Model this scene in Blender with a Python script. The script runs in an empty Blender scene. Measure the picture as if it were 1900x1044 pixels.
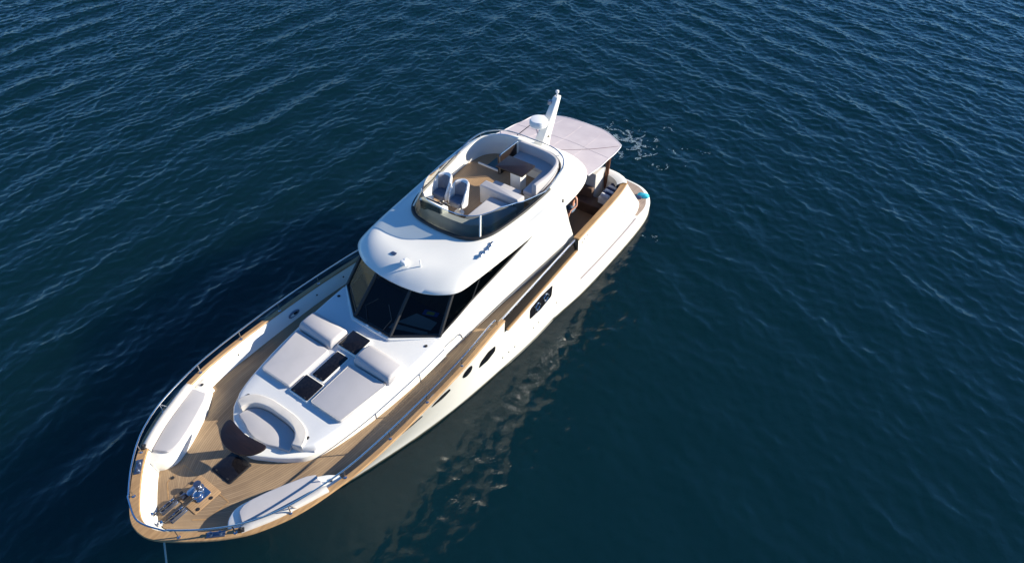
import bpy, bmesh, math, random
import numpy as np
from mathutils import Vector, Matrix, Quaternion

random.seed(7)
C = bpy.context.scene
COL = C.collection
R = math.radians

# ------------------------------------------------------------------ camera
CAM = Vector((3.504, 10.871, 16.904))
FW = Vector((-0.81570, -0.57848, 0.0))
PITCH = R(43.33)
cam = bpy.data.cameras.new('camera'); co = bpy.data.objects.new('camera', cam); COL.objects.link(co)
cam.sensor_width = 36.0; cam.lens = 1267.0 / 1900.0 * 36.0
cam.clip_start = 0.5; cam.clip_end = 12000
co.location = CAM
fwd = FW * math.cos(PITCH) + Vector((0, 0, -math.sin(PITCH)))
co.rotation_mode = 'QUATERNION'
co.rotation_quaternion = fwd.to_track_quat('-Z', 'Y')
C.camera = co

# ------------------------------------------------------------------ sky and sun
SUN = Vector((-1.68, 1.80, 1.0)).normalized()
el = math.asin(SUN.z); az = math.atan2(SUN.y, SUN.x)
w = bpy.data.worlds.new('World'); C.world = w; w.use_nodes = True
nt = w.node_tree; bg = nt.nodes['Background']
sky = nt.nodes.new('ShaderNodeTexSky'); sky.sky_type = 'NISHITA'; sky.sun_disc = False
sky.sun_elevation = el; sky.sun_rotation = (math.pi / 2 - az) % (2 * math.pi)
sky.air_density = 1.0; sky.dust_density = 0.0; sky.ozone_density = 8.0
hs = nt.nodes.new('ShaderNodeHueSaturation'); hs.inputs['Saturation'].default_value = 1.06; nt.links.new(sky.outputs[0], hs.inputs['Color']); nt.links.new(hs.outputs[0], bg.inputs[0]); bg.inputs[1].default_value = 0.092
sl = bpy.data.lights.new('sun', 'SUN'); sl.energy = 5.0; sl.angle = R(0.55); sl.color = (1.0, 0.92, 0.76)
so = bpy.data.objects.new('sun', sl); COL.objects.link(so); so.location = SUN * 60
so.rotation_mode = 'QUATERNION'; so.rotation_quaternion = SUN.to_track_quat('Z', 'Y')
C.view_settings.view_transform = 'Standard'; C.view_settings.look = 'None'
C.view_settings.exposure = 0.95; C.view_settings.gamma = 1.0

# ------------------------------------------------------------------ materials
def mat(name, col, rough=0.5, metal=0.0, spec=0.5, coat=0.0, ior=1.5):
    m = bpy.data.materials.new(name); m.use_nodes = True
    b = m.node_tree.nodes['Principled BSDF']
    b.inputs['Base Color'].default_value = (*col, 1); b.inputs['Roughness'].default_value = rough
    b.inputs['Metallic'].default_value = metal; b.inputs['Specular IOR Level'].default_value = spec
    b.inputs['Coat Weight'].default_value = coat; b.inputs['IOR'].default_value = ior
    return m
def N(m, t, **k):
    n = m.node_tree.nodes.new(t)
    for a, v in k.items(): setattr(n, a, v)
    return n
def L(m, a, b): m.node_tree.links.new(a, b)
def P(m): return m.node_tree.nodes['Principled BSDF']
def mottle(m, c0, c1, scale=3.0, detail=4, stretch=(1, 1, 1), bump=0.0, bscale=None, rough=None):
    tc = N(m, 'ShaderNodeTexCoord'); mp = N(m, 'ShaderNodeMapping'); mp.inputs['Scale'].default_value = stretch
    nz = N(m, 'ShaderNodeTexNoise'); nz.inputs['Scale'].default_value = scale; nz.inputs['Detail'].default_value = detail
    cr_ = N(m, 'ShaderNodeValToRGB'); cr_.color_ramp.elements[0].position = .32; cr_.color_ramp.elements[1].position = .68
    cr_.color_ramp.elements[0].color = (*c0, 1); cr_.color_ramp.elements[1].color = (*c1, 1)
    L(m, tc.outputs['Object'], mp.inputs[0]); L(m, mp.outputs[0], nz.inputs['Vector'])
    L(m, nz.outputs[0], cr_.inputs[0]); L(m, cr_.outputs[0], P(m).inputs['Base Color'])
    if bump:
        n2 = N(m, 'ShaderNodeTexNoise'); n2.inputs['Scale'].default_value = bscale or scale; n2.inputs['Detail'].default_value = 5
        L(m, mp.outputs[0], n2.inputs['Vector'])
        bp = N(m, 'ShaderNodeBump'); bp.inputs['Strength'].default_value = bump; bp.inputs['Distance'].default_value = .02
        L(m, n2.outputs[0], bp.inputs['Height']); L(m, bp.outputs[0], P(m).inputs['Normal'])
    return m

def wmat(name, c0, c1, plank, use_uv):
    """teak laid in planks with dark caulking"""
    m = mat(name, c0, .62)
    tc = N(m, 'ShaderNodeTexCoord'); sp = N(m, 'ShaderNodeSeparateXYZ')
    L(m, tc.outputs['UV' if use_uv else 'Object'], sp.inputs[0])
    dv = N(m, 'ShaderNodeMath', operation='DIVIDE'); dv.inputs[1].default_value = plank; L(m, sp.outputs[1], dv.inputs[0])
    fr = N(m, 'ShaderNodeMath', operation='FRACT'); L(m, dv.outputs[0], fr.inputs[0])
    fl = N(m, 'ShaderNodeMath', operation='FLOOR'); L(m, dv.outputs[0], fl.inputs[0])
    lt = N(m, 'ShaderNodeMath', operation='LESS_THAN'); lt.inputs[1].default_value = .13; L(m, fr.outputs[0], lt.inputs[0])
    # tone per plank length
    sx = N(m, 'ShaderNodeMath', operation='MULTIPLY'); sx.inputs[1].default_value = .55; L(m, sp.outputs[0], sx.inputs[0])
    cb = N(m, 'ShaderNodeCombineXYZ'); L(m, sx.outputs[0], cb.inputs[0])
    f7 = N(m, 'ShaderNodeMath', operation='MULTIPLY'); f7.inputs[1].default_value = 7.31; L(m, fl.outputs[0], f7.inputs[0]); L(m, f7.outputs[0], cb.inputs[1])
    nz = N(m, 'ShaderNodeTexNoise'); nz.inputs['Scale'].default_value = 1.2; nz.inputs['Detail'].default_value = 3; L(m, cb.outputs[0], nz.inputs['Vector'])
    # broad weathering
    n2 = N(m, 'ShaderNodeTexNoise'); n2.inputs['Scale'].default_value = 1.1; n2.inputs['Detail'].default_value = 6
    L(m, tc.outputs['Object'], n2.inputs['Vector'])
    av = N(m, 'ShaderNodeMath', operation='ADD'); L(m, nz.outputs[0], av.inputs[0]); L(m, n2.outputs[0], av.inputs[1])
    hv = N(m, 'ShaderNodeMath', operation='MULTIPLY'); hv.inputs[1].default_value = .5; L(m, av.outputs[0], hv.inputs[0])
    rp = N(m, 'ShaderNodeValToRGB'); rp.color_ramp.elements[0].position = .3; rp.color_ramp.elements[1].position = .7
    rp.color_ramp.elements[0].color = (*c0, 1); rp.color_ramp.elements[1].color = (*c1, 1); L(m, hv.outputs[0], rp.inputs[0])
    mx = N(m, 'ShaderNodeMixRGB'); mx.inputs[2].default_value = (.06, .045, .035, 1)
    ml = N(m, 'ShaderNodeMath', operation='MULTIPLY'); ml.inputs[1].default_value = .7; L(m, lt.outputs[0], ml.inputs[0])
    L(m, ml.outputs[0], mx.inputs[0]); L(m, rp.outputs[0], mx.inputs[1]); L(m, mx.outputs[0], P(m).inputs['Base Color'])
    return m

M = {}
M['gel'] = mottle(mat('gelcoat', (.81, .79, .73), .22, coat=.3), (.795, .775, .715), (.825, .805, .745), 1.3)
M['gelnon'] = mottle(mat('nonslip_gelcoat', (.65, .65, .645), .5), (.635, .635, .635), (.665, .665, .66), 60, bump=.12, bscale=150)
M['teak'] = wmat('teak_planks', (.20, .13, .075), (.40, .28, .165), .062, True)
M['teak2'] = wmat('teak_sole', (.30, .185, .095), (.42, .27, .145), .06, False)
M['cap'] = mottle(mat('teak_cap', (.36, .215, .10), .5), (.30, .175, .08), (.43, .265, .125), 2.2, 5, (1, 9, 9))
M['table'] = mottle(mat('dark_wood', (.012, .007, .006), .4, coat=.1), (.008, .005, .0045), (.019, .010, .008), 3, 5, (10, 1, 1))
M['grey'] = mottle(mat('grey_fabric', (.47, .45, .455), .9, spec=.2), (.455, .437, .44), (.485, .463, .468), 2.2, bump=.06, bscale=60)
M['cream'] = mottle(mat('cream_vinyl', (.56, .53, .49), .6, spec=.3), (.535, .505, .465), (.58, .55, .51), 4, bump=.1, bscale=14)
M['black'] = mottle(mat('black_glass', (.006, .006, .009), .12), (.004, .004, .006), (.012, .011, .013), 18)
M['gateg'] = mat('dark_bulwark_panel', (.008, .007, .007), .45, spec=.15)
M['boot'] = mottle(mat('boot_paint', (.05, .05, .04), .5), (.035, .04, .035), (.09, .085, .06), 3.0)
M['blackm'] = mat('black_rubber', (.015, .015, .017), .5)
M['steel'] = mat('stainless', (.62, .64, .68), .18, metal=1.0)
M['dsteel'] = mat('dull_steel', (.20, .23, .30), .32, metal=.9)
M['awn'] = mottle(mat('awning_fabric', (.49, .43, .455), .85, spec=.2), (.465, .41, .435), (.51, .455, .475), 2.5, bump=.2, bscale=2.2)
M['seam'] = mat('awning_seam', (.22, .17, .19), .8)
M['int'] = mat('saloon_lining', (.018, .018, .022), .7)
M['dash'] = mat('dash_vinyl', (.62, .62, .58), .8)
M['seat_shade'] = mottle(mat('shaded_vinyl', (.17, .18, .22), .6), (.15, .16, .2), (.2, .21, .25), 9)  # chair vinyl; the self-shadow inside the shells is put into this dark grey
M['brown'] = mottle(mat('brown_canvas', (.20, .075, .03), .8), (.15, .05, .02), (.25, .10, .045), 6, 4, (4, 4, .6))
M['sofa'] = mottle(mat('brown_sofa', (.10, .055, .035), .7), (.08, .045, .03), (.12, .07, .045), 5)
M['towel'] = mottle(mat('white_towel', (.7, .71, .74), .95, spec=.1), (.55, .58, .66), (.78, .78, .78), 11, bump=.5, bscale=40)
M['turq'] = mottle(mat('turquoise_cloth', (.02, .40, .55), .8), (.015, .32, .47), (.03, .48, .62), 8, bump=.4, bscale=12)
M['navy'] = mat('navy_cloth', (.015, .03, .09), .85)
M['skin'] = mat('skin', (.50, .25, .17), .5)
M['hair'] = mottle(mat('blond_hair', (.42, .30, .15), .6), (.34, .23, .10), (.50, .37, .2), 30)
M['short'] = mat('blue_shorts', (.10, .16, .24), .8)
M['blue'] = mat('blue_card', (.03, .14, .55), .5)
M['yellow'] = mat('yellow_card', (.75, .70, .12), .5)
M['teakgrey'] = mottle(mat('weathered_teak', (.33, .25, .20), .7), (.26, .19, .15), (.40, .31, .25), 2.5, 6, (1, 9, 1))
M['rope'] = mottle(mat('rope', (.22, .33, .36), .8), (.18, .28, .32), (.26, .38, .40), 30)
M['white'] = mat('white_plastic', (.78, .78, .78), .35)

def glassmat(name, tint, refl=1.0):
    m = bpy.data.materials.new(name); m.use_nodes = True; t = m.node_tree; t.nodes.clear()
    o = t.nodes.new('ShaderNodeOutputMaterial'); mx = t.nodes.new('ShaderNodeMixShader')
    tr = t.nodes.new('ShaderNodeBsdfTransparent'); tr.inputs[0].default_value = (*tint, 1)
    gl = t.nodes.new('ShaderNodeBsdfGlossy'); gl.inputs['Roughness'].default_value = .03; gl.inputs[0].default_value = (refl, refl, refl, 1)
    fr = t.nodes.new('ShaderNodeFresnel'); fr.inputs[0].default_value = 1.35
    t.links.new(fr.outputs[0], mx.inputs[0]); t.links.new(tr.outputs[0], mx.inputs[1]); t.links.new(gl.outputs[0], mx.inputs[2])
    t.links.new(mx.outputs[0], o.inputs[0]); return m
M['tint'] = glassmat('tinted_glass', (.42, .44, .45), .7)
M['smoke'] = glassmat('smoked_glass', (.34, .37, .36), .6)

# ------------------------------------------------------------------ mesh helpers
OFF = {}
def ob(name, bm, m, parent=None, off=None, sharp=35, label=None, outward=None):
    """link a bmesh (built in yacht coordinates) as one object"""
    o_ = Vector(off) if off is not None else (OFF[parent.as_pointer()] if parent else Vector((0, 0, 0)))
    bmesh.ops.recalc_face_normals(bm, faces=bm.faces)
    if outward is not None:            # single sheets: face away from this point
        bm.normal_update()
        bmesh.ops.reverse_faces(bm, faces=[f for f in bm.faces if f.normal.dot(f.calc_center_median() - Vector(outward)) < 0])
    bmesh.ops.translate(bm, verts=bm.verts, vec=-o_)
    me = bpy.data.meshes.new(name); bm.to_mesh(me); bm.free()
    ms = m if isinstance(m, (list, tuple)) else [m]
    for x in ms: me.materials.append(M[x] if isinstance(x, str) else x)
    for p in me.polygons: p.use_smooth = True
    me.set_sharp_from_angle(angle=R(sharp))
    o = bpy.data.objects.new(name, me); COL.objects.link(o)
    OFF[o.as_pointer()] = o_
    if parent: o.parent = parent
    else: o.location = o_
    if label: o['label'] = label
    return o
def tag(o, label, cat, group=None, kind=None):
    if label: o['label'] = label
    if cat: o['category'] = cat
    if group: o['group'] = group
    if kind: o['kind'] = kind
    return o
def thing(name, loc, label, cat, group=None):
    o = bpy.data.objects.new(name, None); COL.objects.link(o); o.location = loc; o.empty_display_size = .2
    OFF[o.as_pointer()] = Vector(loc)
    return tag(o, label, cat, group)
def solo(name, bm, m, off, label, cat, group=None, sharp=35):
    return tag(ob(name, bm, m, None, off, sharp), label, cat, group)

def cr(pts, n=6, closed=False):
    """Catmull-Rom through points"""
    P_ = [np.array(p, float) for p in pts]; out = []
    k = len(P_)
    for i in range(k if closed else k - 1):
        if closed: a, b, c, d = P_[(i - 1) % k], P_[i], P_[(i + 1) % k], P_[(i + 2) % k]
        else:
            b, c = P_[i], P_[i + 1]; a = P_[i - 1] if i else 2 * b - c; d = P_[i + 2] if i + 2 < k else 2 * c - b
        for j in range(n):
            t = j / n
            out.append(.5 * ((2 * b) + (c - a) * t + (2 * a - 5 * b + 4 * c - d) * t * t + (3 * b - a - 3 * c + d) * t ** 3))
    if not closed: out.append(P_[-1])
    return [tuple(o) for o in out]
def mirror(half):
    """half outline from front centre to aft centre on port (y>=0) -> full loop"""
    a = list(half); b = [(p[0], -p[1], *p[2:]) for p in reversed(half)]
    if abs(b[0][1]) < 1e-6: b = b[1:]
    if abs(b[-1][1]) < 1e-6: b = b[:-1]
    return a + b
def area2(o):
    return sum(o[i][0] * o[(i + 1) % len(o)][1] - o[(i + 1) % len(o)][0] * o[i][1] for i in range(len(o)))
def chaikin(o, n=2):
    for _ in range(n):
        o = [q for a, b in zip(o, o[1:] + o[:1]) for q in ((a[0] * .75 + b[0] * .25, a[1] * .75 + b[1] * .25), (a[0] * .25 + b[0] * .75, a[1] * .25 + b[1] * .75))]
    return o
def inset(o, d):
    """offset a closed 2D outline inward by d"""
    s = 1 if area2(o) > 0 else -1; n = len(o); out = []
    for i in range(n):
        a, b, c = o[i - 1], o[i], o[(i + 1) % n]
        e1 = Vector((b[0] - a[0], b[1] - a[1])); e2 = Vector((c[0] - b[0], c[1] - b[1]))
        e1.normalize(); e2.normalize()
        n1 = Vector((-e1.y, e1.x)) * s; n2 = Vector((-e2.y, e2.x)) * s
        nn = n1 + n2
        if nn.length < 1e-6: nn = n1
        nn.normalize(); k = 1 / max(.5, nn.dot(n1))
        out.append((b[0] + nn.x * d * k, b[1] + nn.y * d * k))
    for _ in range(12):                 # collapse edges that turned round
        bad = False
        for i in range(n):
            j = (i + 1) % n
            if (out[j][0] - out[i][0]) * (o[j][0] - o[i][0]) + (out[j][1] - out[i][1]) * (o[j][1] - o[i][1]) < -1e-12:
                m_ = ((out[i][0] + out[j][0]) / 2, (out[i][1] + out[j][1]) / 2); out[i] = m_; out[j] = m_; bad = True
        if not bad: break
    return out
def loft(bm, rings, closed=True, cap0=False, cap1=False):
    V = [[bm.verts.new(p) for p in r] for r in rings]; n = len(V[0])
    for a, b in zip(V, V[1:]):
        for i in range(n if closed else n - 1):
            j = (i + 1) % n
            bm.faces.new((a[i], a[j], b[j], b[i]))
    if cap0: bm.faces.new(V[0])
    if cap1: bm.faces.new(V[-1])
    return V
def fz(z): return z if callable(z) else (lambda x, y: z)
def slab(bm, outline, z0, z1, r=.03, seg=3, bot=True):
    """solid from a plan outline, its top edge rounded by radius r"""
    a, b = fz(z0), fz(z1); rings = [[(x, y, a(x, y)) for x, y in outline]]
    for k in range(seg + 1):
        t = k / seg * math.pi / 2; o = inset(outline, r * (1 - math.cos(t))) if k else outline
        rings.append([(x, y, b(x, y) - r * (1 - math.sin(t))) for x, y in o])
    loft(bm, rings, True, bot, True)
def rrect(x0, x1, y0, y1, r=.05, n=4):
    out = []
    for cx, cy, a0 in ((x1 - r, y1 - r, 0), (x0 + r, y1 - r, 90), (x0 + r, y0 + r, 180), (x1 - r, y0 + r, 270)):
        for k in range(n + 1):
            t = R(a0 + 90 * k / n); out.append((cx + r * math.cos(t), cy + r * math.sin(t)))
    return out
def rpoly(pts, r=.06, n=4):
    """round the corners of a polygon"""
    out = []; k = len(pts)
    for i in range(k):
        a, b, c = Vector(pts[i - 1]), Vector(pts[i]), Vector(pts[(i + 1) % k])
        u = (a - b); v = (c - b); rr = min(r, u.length * .45, v.length * .45)
        p, q = b + u.normalized() * rr, b + v.normalized() * rr
        for j in range(n + 1):
            t = j / n; out.append(tuple((1 - t) ** 2 * p + 2 * t * (1 - t) * b + t * t * q))
    return out
def tube(bm, path, r, seg=8, closed=False, rs=None):
    P_ = [Vector(p) for p in path]; n = len(P_); rings = []; up = Vector((0, 0, 1)); prev = None
    for i, p in enumerate(P_):
        if closed: t = P_[(i + 1) % n] - P_[i - 1]
        else: t = P_[min(i + 1, n - 1)] - P_[max(i - 1, 0)]
        t.normalize()
        s = t.cross(prev if prev else (up if abs(t.z) < .95 else Vector((1, 0, 0)))); 
        if s.length < 1e-4: s = t.orthogonal()
        s.normalize(); q = s.cross(t).normalized(); prev = q
        rad = rs[i] if rs else r
        rings.append([tuple(p + (s * math.cos(2 * math.pi * k / seg) + q * math.sin(2 * math.pi * k / seg)) * rad) for k in range(seg)])
    if closed:
        rings.append(rings[0]); loft(bm, rings, True)
    else: loft(bm, rings, True, True, True)
def box(bm, x0, x1, y0, y1, z0, z1, r=0.0, seg=2, mtx=None):
    g = bmesh.ops.create_cube(bm, size=1)['verts']
    for v in g:
        v.co = Vector((x0 + (v.co.x + .5) * (x1 - x0), y0 + (v.co.y + .5) * (y1 - y0), z0 + (v.co.z + .5) * (z1 - z0)))
    es = list({e for v in g for e in v.link_edges}); vs = g
    if r:
        res = bmesh.ops.bevel(bm, geom=es, offset=r, segments=seg, profile=.5, affect='EDGES')
        vs = list({v for f in res['faces'] for v in f.verts} | {v for v in g if v.is_valid})
        vs = list({v for s in vs for f in s.link_faces for v in f.verts})
    if mtx:
        bmesh.ops.transform(bm, matrix=mtx, verts=vs)
def lathe(bm, prof, c, seg=24, axis=None):
    q = Vector((0, 0, 1)).rotation_difference(Vector(axis)) if axis else Quaternion()
    rings = []
    for r, z in prof:
        rings.append([tuple(Vector(c) + q @ Vector((r * math.cos(2 * math.pi * k / seg), r * math.sin(2 * math.pi * k / seg), z))) for k in range(seg)])
    loft(bm, rings, True, True, True)
def B(): return bmesh.new()

# ------------------------------------------------------------------ sea
def sea_heights(Nn, Lm, seed, lobes, kmin, kmax, slope_rms, choppy, band=None):
    rng = np.random.default_rng(seed)
    k1 = np.fft.fftfreq(Nn, Lm / Nn) * 2 * np.pi
    KX, KY = np.meshgrid(k1, k1, indexing='ij'); K = np.hypot(KX, KY); K[0, 0] = 1e9
    th = np.arctan2(KY, KX); D = np.zeros_like(K) + .07
    for ang, s, a in lobes:
        D += a * np.maximum(0, np.cos(th - R(ang))) ** s
    A = np.sqrt(D) * K ** -1.15 * np.exp(-(kmin / K) ** 3) * np.exp(-(K / kmax) ** 2)
    if band: A = np.sqrt(D) / K * np.exp(-((K - band[0]) / band[1]) ** 2)      # a train of longer waves
    Hk = A * (rng.standard_normal((Nn, Nn)) + 1j * rng.standard_normal((Nn, Nn)))
    h = np.fft.ifft2(Hk).real
    gx = np.fft.ifft2(1j * KX * Hk).real; gy = np.fft.ifft2(1j * KY * Hk).real
    sc = slope_rms / math.sqrt((gx ** 2 + gy ** 2).mean())
    dx = np.fft.ifft2(-1j * KX / K * Hk).real; dy = np.fft.ifft2(-1j * KY / K * Hk).real
    return h * sc, dx * sc * choppy, dy * sc * choppy

RT = Vector((FW.y, -FW.x, 0)) * 1.0          # camera's right on the water
RT = Vector((-0.57848, 0.81570, 0))
NN, LM = 1280, 112.0
hA, xA, yA = (p + q for p, q in zip(
    sea_heights(NN, LM, 3, [(140, 2, 1.0), (-40, 2, .5)], 6.5, 34, .190, .8),
    sea_heights(NN, LM, 5, [(146, 26, 1.0), (150, 90, 2.0)], 1, 30, .085, 1.2, (2.7, .9))))
hB, xB, yB = (p + q for p, q in zip(
    sea_heights(NN, LM, 11, [(35, 3, 1.0), (215, 2, .4)], 5.5, 34, .195, .8),
    sea_heights(NN, LM, 13, [(38, 14, 1.0), (22, 30, 1.0)], 1, 30, .060, 1.2, (3.3, 1.2))))
st = LM / NN
u = (np.arange(NN) - NN / 2) * st; v = np.arange(NN) * st - 20.0
iu = np.where(abs(u) < 52)[0]; iv = np.where((v > -14) & (v < 78))[0]
U, V_ = np.meshgrid(u[iu], v[iv], indexing='ij')
ix = np.ix_(iu, iv)
wB = 1 / (1 + np.exp(-(U + 1.5 - .12 * (V_ - 16)) / 3.5)); wA = np.sqrt(np.clip(1 - wB, 0, 1)) ; wB = np.sqrt(wB)
calm = 1 - .15 * np.exp(-(((U - 1) / 6) ** 2 + ((V_ - 10) / 7) ** 2)) - .10 * np.exp(-(((U + 12) / 6) ** 2 + ((V_ - 7) / 6) ** 2))
grow = .80 + .012 * np.clip(V_, 0, 60)
edge = np.clip((52 - abs(U)) / 4, 0, 1) * np.clip((V_ + 14) / 4, 0, 1) * np.clip((78 - V_) / 4, 0, 1)
gain = calm * grow * edge
BXg = CAM.x + U * RT.x + V_ * FW.x; BYg = CAM.y + U * RT.y + V_ * FW.y
yh = np.interp(-BXg, [-1.2, 0, 1.4, 2.8, 5.6, 9, 14.7, 17.2, 18.3, 18.7], [0, .55, 1.27, 1.73, 2.36, 2.75, 2.92, 2.75, 2.2, 0])
dh = np.maximum(np.abs(BYg) - yh, 0) + np.maximum(-18.6 - BXg, 0) + np.maximum(BXg - 1.2, 0)
gain = gain * (.42 + .58 * np.clip(dh / 1.4, 0, 1))
SH = (hA[ix] * wA + hB[ix] * wB) * gain
SX = (xA[ix] * wA + xB[ix] * wB) * gain; SY = (yA[ix] * wA + yB[ix] * wB) * gain
PX = CAM.x + (U - SX) * RT.x + (V_ - SY) * FW.x; PY = CAM.y + (U - SX) * RT.y + (V_ - SY) * FW.y
nu, nv = SH.shape
verts = np.stack([PX, PY, SH], -1).reshape(-1, 3)
idx = np.arange(nu * nv).reshape(nu, nv)
F4 = np.stack([idx[:-1, :-1], idx[1:, :-1], idx[1:, 1:], idx[:-1, 1:]], -1).reshape(-1, 4)
def uvw(a, b): return (CAM.x + a * RT.x + b * FW.x, CAM.y + a * RT.y + b * FW.y, 0.0)
BIG = 5000.0
oc = [uvw(-BIG, -BIG), uvw(BIG, -BIG), uvw(BIG, BIG), uvw(-BIG, BIG)]
verts = np.concatenate([verts, np.array(oc)]); nb = nu * nv
ring = [idx[0, 0], idx[-1, 0], idx[-1, -1], idx[0, -1]]
F4 = np.concatenate([F4, np.array([[nb + k, nb + (k + 1) % 4, ring[(k + 1) % 4], ring[k]] for k in range(4)])])
me = bpy.data.meshes.new('sea')
me.vertices.add(len(verts)); me.vertices.foreach_set('co', verts.astype(np.float32).ravel())
me.loops.add(F4.size); me.loops.foreach_set('vertex_index', F4.astype(np.int32).ravel())
me.polygons.add(len(F4)); me.polygons.foreach_set('loop_start', np.arange(0, F4.size, 4, dtype=np.int32))
me.polygons.foreach_set('use_smooth', np.ones(len(F4), bool))
me.update(calc_edges=True); me.validate()
sea = bpy.data.objects.new('sea', me); COL.objects.link(sea); sea['kind'] = 'structure'
mw = mat('sea_water', (.0018, .0145, .020), .05, ior=1.333)
P(mw).subsurface_method = 'BURLEY'; P(mw).inputs['Subsurface Weight'].default_value = 1.0
P(mw).inputs['Subsurface Radius'].default_value = (.8, 2.0, 2.4); P(mw).inputs['Subsurface Scale'].default_value = 6.0
tc = N(mw, 'ShaderNodeTexCoord'); mp = N(mw, 'ShaderNodeMapping'); mp.inputs['Scale'].default_value = (1.0, 1.0, 1.0)
n1 = N(mw, 'ShaderNodeTexNoise'); n1.inputs['Scale'].default_value = 8.0; n1.inputs['Detail'].default_value = 4; n1.inputs['Roughness'].default_value = .55
L(mw, tc.outputs['Object'], mp.inputs[0]); L(mw, mp.outputs[0], n1.inputs['Vector'])
bp = N(mw, 'ShaderNodeBump'); bp.inputs['Strength'].default_value = .4; bp.inputs['Distance'].default_value = .03
L(mw, n1.outputs[0], bp.inputs['Height']); L(mw, bp.outputs[0], P(mw).inputs['Normal'])
me.materials.append(mw)
mf = mw.copy(); mf.name = 'sea_water_far'           # beyond the modelled waves: the same water with the waves as bump
n2 = N(mf, 'ShaderNodeTexNoise'); n2.inputs['Scale'].default_value = .75; n2.inputs['Detail'].default_value = 7
t2 = N(mf, 'ShaderNodeTexCoord'); L(mf, t2.outputs['Object'], n2.inputs['Vector'])
b2 = [n for n in mf.node_tree.nodes if n.bl_idname == 'ShaderNodeBump'][0]
b2.inputs['Strength'].default_value = 1.0; b2.inputs['Distance'].default_value = .55; L(mf, n2.outputs[0], b2.inputs['Height'])
me.materials.append(mf)
for k in range(4): me.polygons[len(me.polygons) - 1 - k].material_index = 1

def sea_z(x, y):
    d = Vector((x - CAM.x, y - CAM.y, 0)); a = d.dot(RT); b = d.dot(FW)
    i = int(round((a - u[iu[0]]) / st)); j = int(round((b - v[iv[0]]) / st))
    return float(SH[min(max(i, 0), nu - 1), min(max(j, 0), nv - 1)])

# churned foam behind the stern: many small white flecks riding on the waves
def vnoise(x, y, s):
    def h(i, j): 
        n_ = math.sin(i * 127.1 + j * 311.7 + s * 74.7) * 43758.5453; return n_ - math.floor(n_)
    i, j = math.floor(x), math.floor(y); fx, fy = x - i, y - j; fx = fx * fx * (3 - 2 * fx); fy = fy * fy * (3 - 2 * fy)
    return (h(i, j) * (1 - fx) + h(i + 1, j) * fx) * (1 - fy) + (h(i, j + 1) * (1 - fx) + h(i + 1, j + 1) * fx) * fy
def fbm(x, y, s): return .55 * vnoise(x, y, s) + .3 * vnoise(2.1 * x, 2.1 * y, s + 3) + .15 * vnoise(4.3 * x, 4.3 * y, s + 5)
bm = B(); cs = .03
blobs = [(-22.0, -.5, 1.0, .95), (-21.3, -.2, .9, 1.0), (-21.4, .55, .6, .6), (-22.6, -1.4, .8, .55), (-21.0, 1.25, .45, .55), (-20.9, 1.75, .35, .5), (-22.5, 1.75, .5, .4), (-21.3, 2.3, .4, .3), (-24.0, .5, .7, .3), (-22.9, 2.7, .5, .3),
         (-16.2, 3.35, .6, .33)]
for i in range(-840, -320):
    for j in range(-105, 145):
        x, y = i * cs, j * cs
        dens = max(a * math.exp(-(((x - bx) ** 2 + (y - by) ** 2) / (r_ * r_))) for bx, by, r_, a in blobs)
        if dens < .08: continue
        ridge = 1 - abs(2 * fbm(x * 1.9 + 4, y * 1.9, 1) - 1) * 4.2
        f_ = ridge * .8 + .35 * fbm(x * 6, y * 6, 9)
        if f_ * (.40 + .60 * dens) > .50 and random.random() < .25 + .65 * dens:
            a0 = random.random() * 6.28; rr = cs * (.35 + .65 * random.random()) 
            vs = []
            for k in range(5):
                t = a0 + k * 2 * math.pi / 5; px, py = x + rr * math.cos(t) * (.7 + .6 * random.random()), y + rr * math.sin(t) * (.7 + .6 * random.random())
                vs.append(bm.verts.new((px, py, sea_z(px, py) + .018 + .006 * random.random())))
            bm.faces.new(vs)
foam = ob('sea_foam', bm, mat('foam', (.15, .22, .27), .8)); foam['kind'] = 'stuff'

# ------------------------------------------------------------------ the yacht
yacht = thing('yacht', (-8, 0, 0), 'white motor yacht with flybridge, teak foredeck and teak rail cap lying at anchor', 'yacht')
CAP = [(2.43,0),(2.40,.25),(2.30,.5),(2.14,.76),(1.9,1.1),(1.6,1.47),(1.3,1.78),(1.0,2.04),(.6,2.28),(.2,2.47),(-.3,2.63),(-.9,2.76),(-1.5,2.86),(-2.5,2.93),(-4,2.94),(-5.5,2.90),(-7.3,2.76),(-9,2.68),(-10.5,2.61),(-12,2.54),(-13.5,2.48),(-15,2.40),(-15.8,2.3),(-16.1,2.2),(-16.3,1.9),(-16.4,1.4),(-16.4,0)]
WLC = [(1.0,0),(.92,.06),(.84,.12),(.74,.19),(.62,.27),(.46,.36),(.28,.46),(.06,.57),(-.22,.71),(-.5,.84),(-.88,1.02),(-1.36,1.25),(-1.9,1.46),(-2.8,1.73),(-4.1,2.07),(-5.6,2.36),(-7.3,2.57),(-9,2.72),(-10.5,2.74),(-12,2.68),(-13.5,2.6),(-15.3,2.62),(-16.6,2.58),(-17.3,2.48),(-17.85,2.22),(-18.0,1.6),(-18.05,0)]
GA, GB, GZ = -7.6, -12.08, 1.80          # the low part of the bulwark
def zcap(x): return 2.48 + .02 * x
def zdk(x, y=0): return 2.04 + .02 * x
capC = cr(CAP, 12); wlC = cr(WLC, 12)
def dense(ca, wb, dmax=.12):
    o1, o2 = [ca[0]], [wb[0]]
    for i in range(1, len(ca)):
        d = max(abs(ca[i][0] - ca[i - 1][0]), 1e-6); n = max(1, int(d / dmax))
        for k in range(1, n + 1):
            t = k / n
            o1.append(tuple(ca[i - 1][q] * (1 - t) + ca[i][q] * t for q in (0, 1))); o2.append(tuple(wb[i - 1][q] * (1 - t) + wb[i][q] * t for q in (0, 1)))
    return o1, o2
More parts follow.
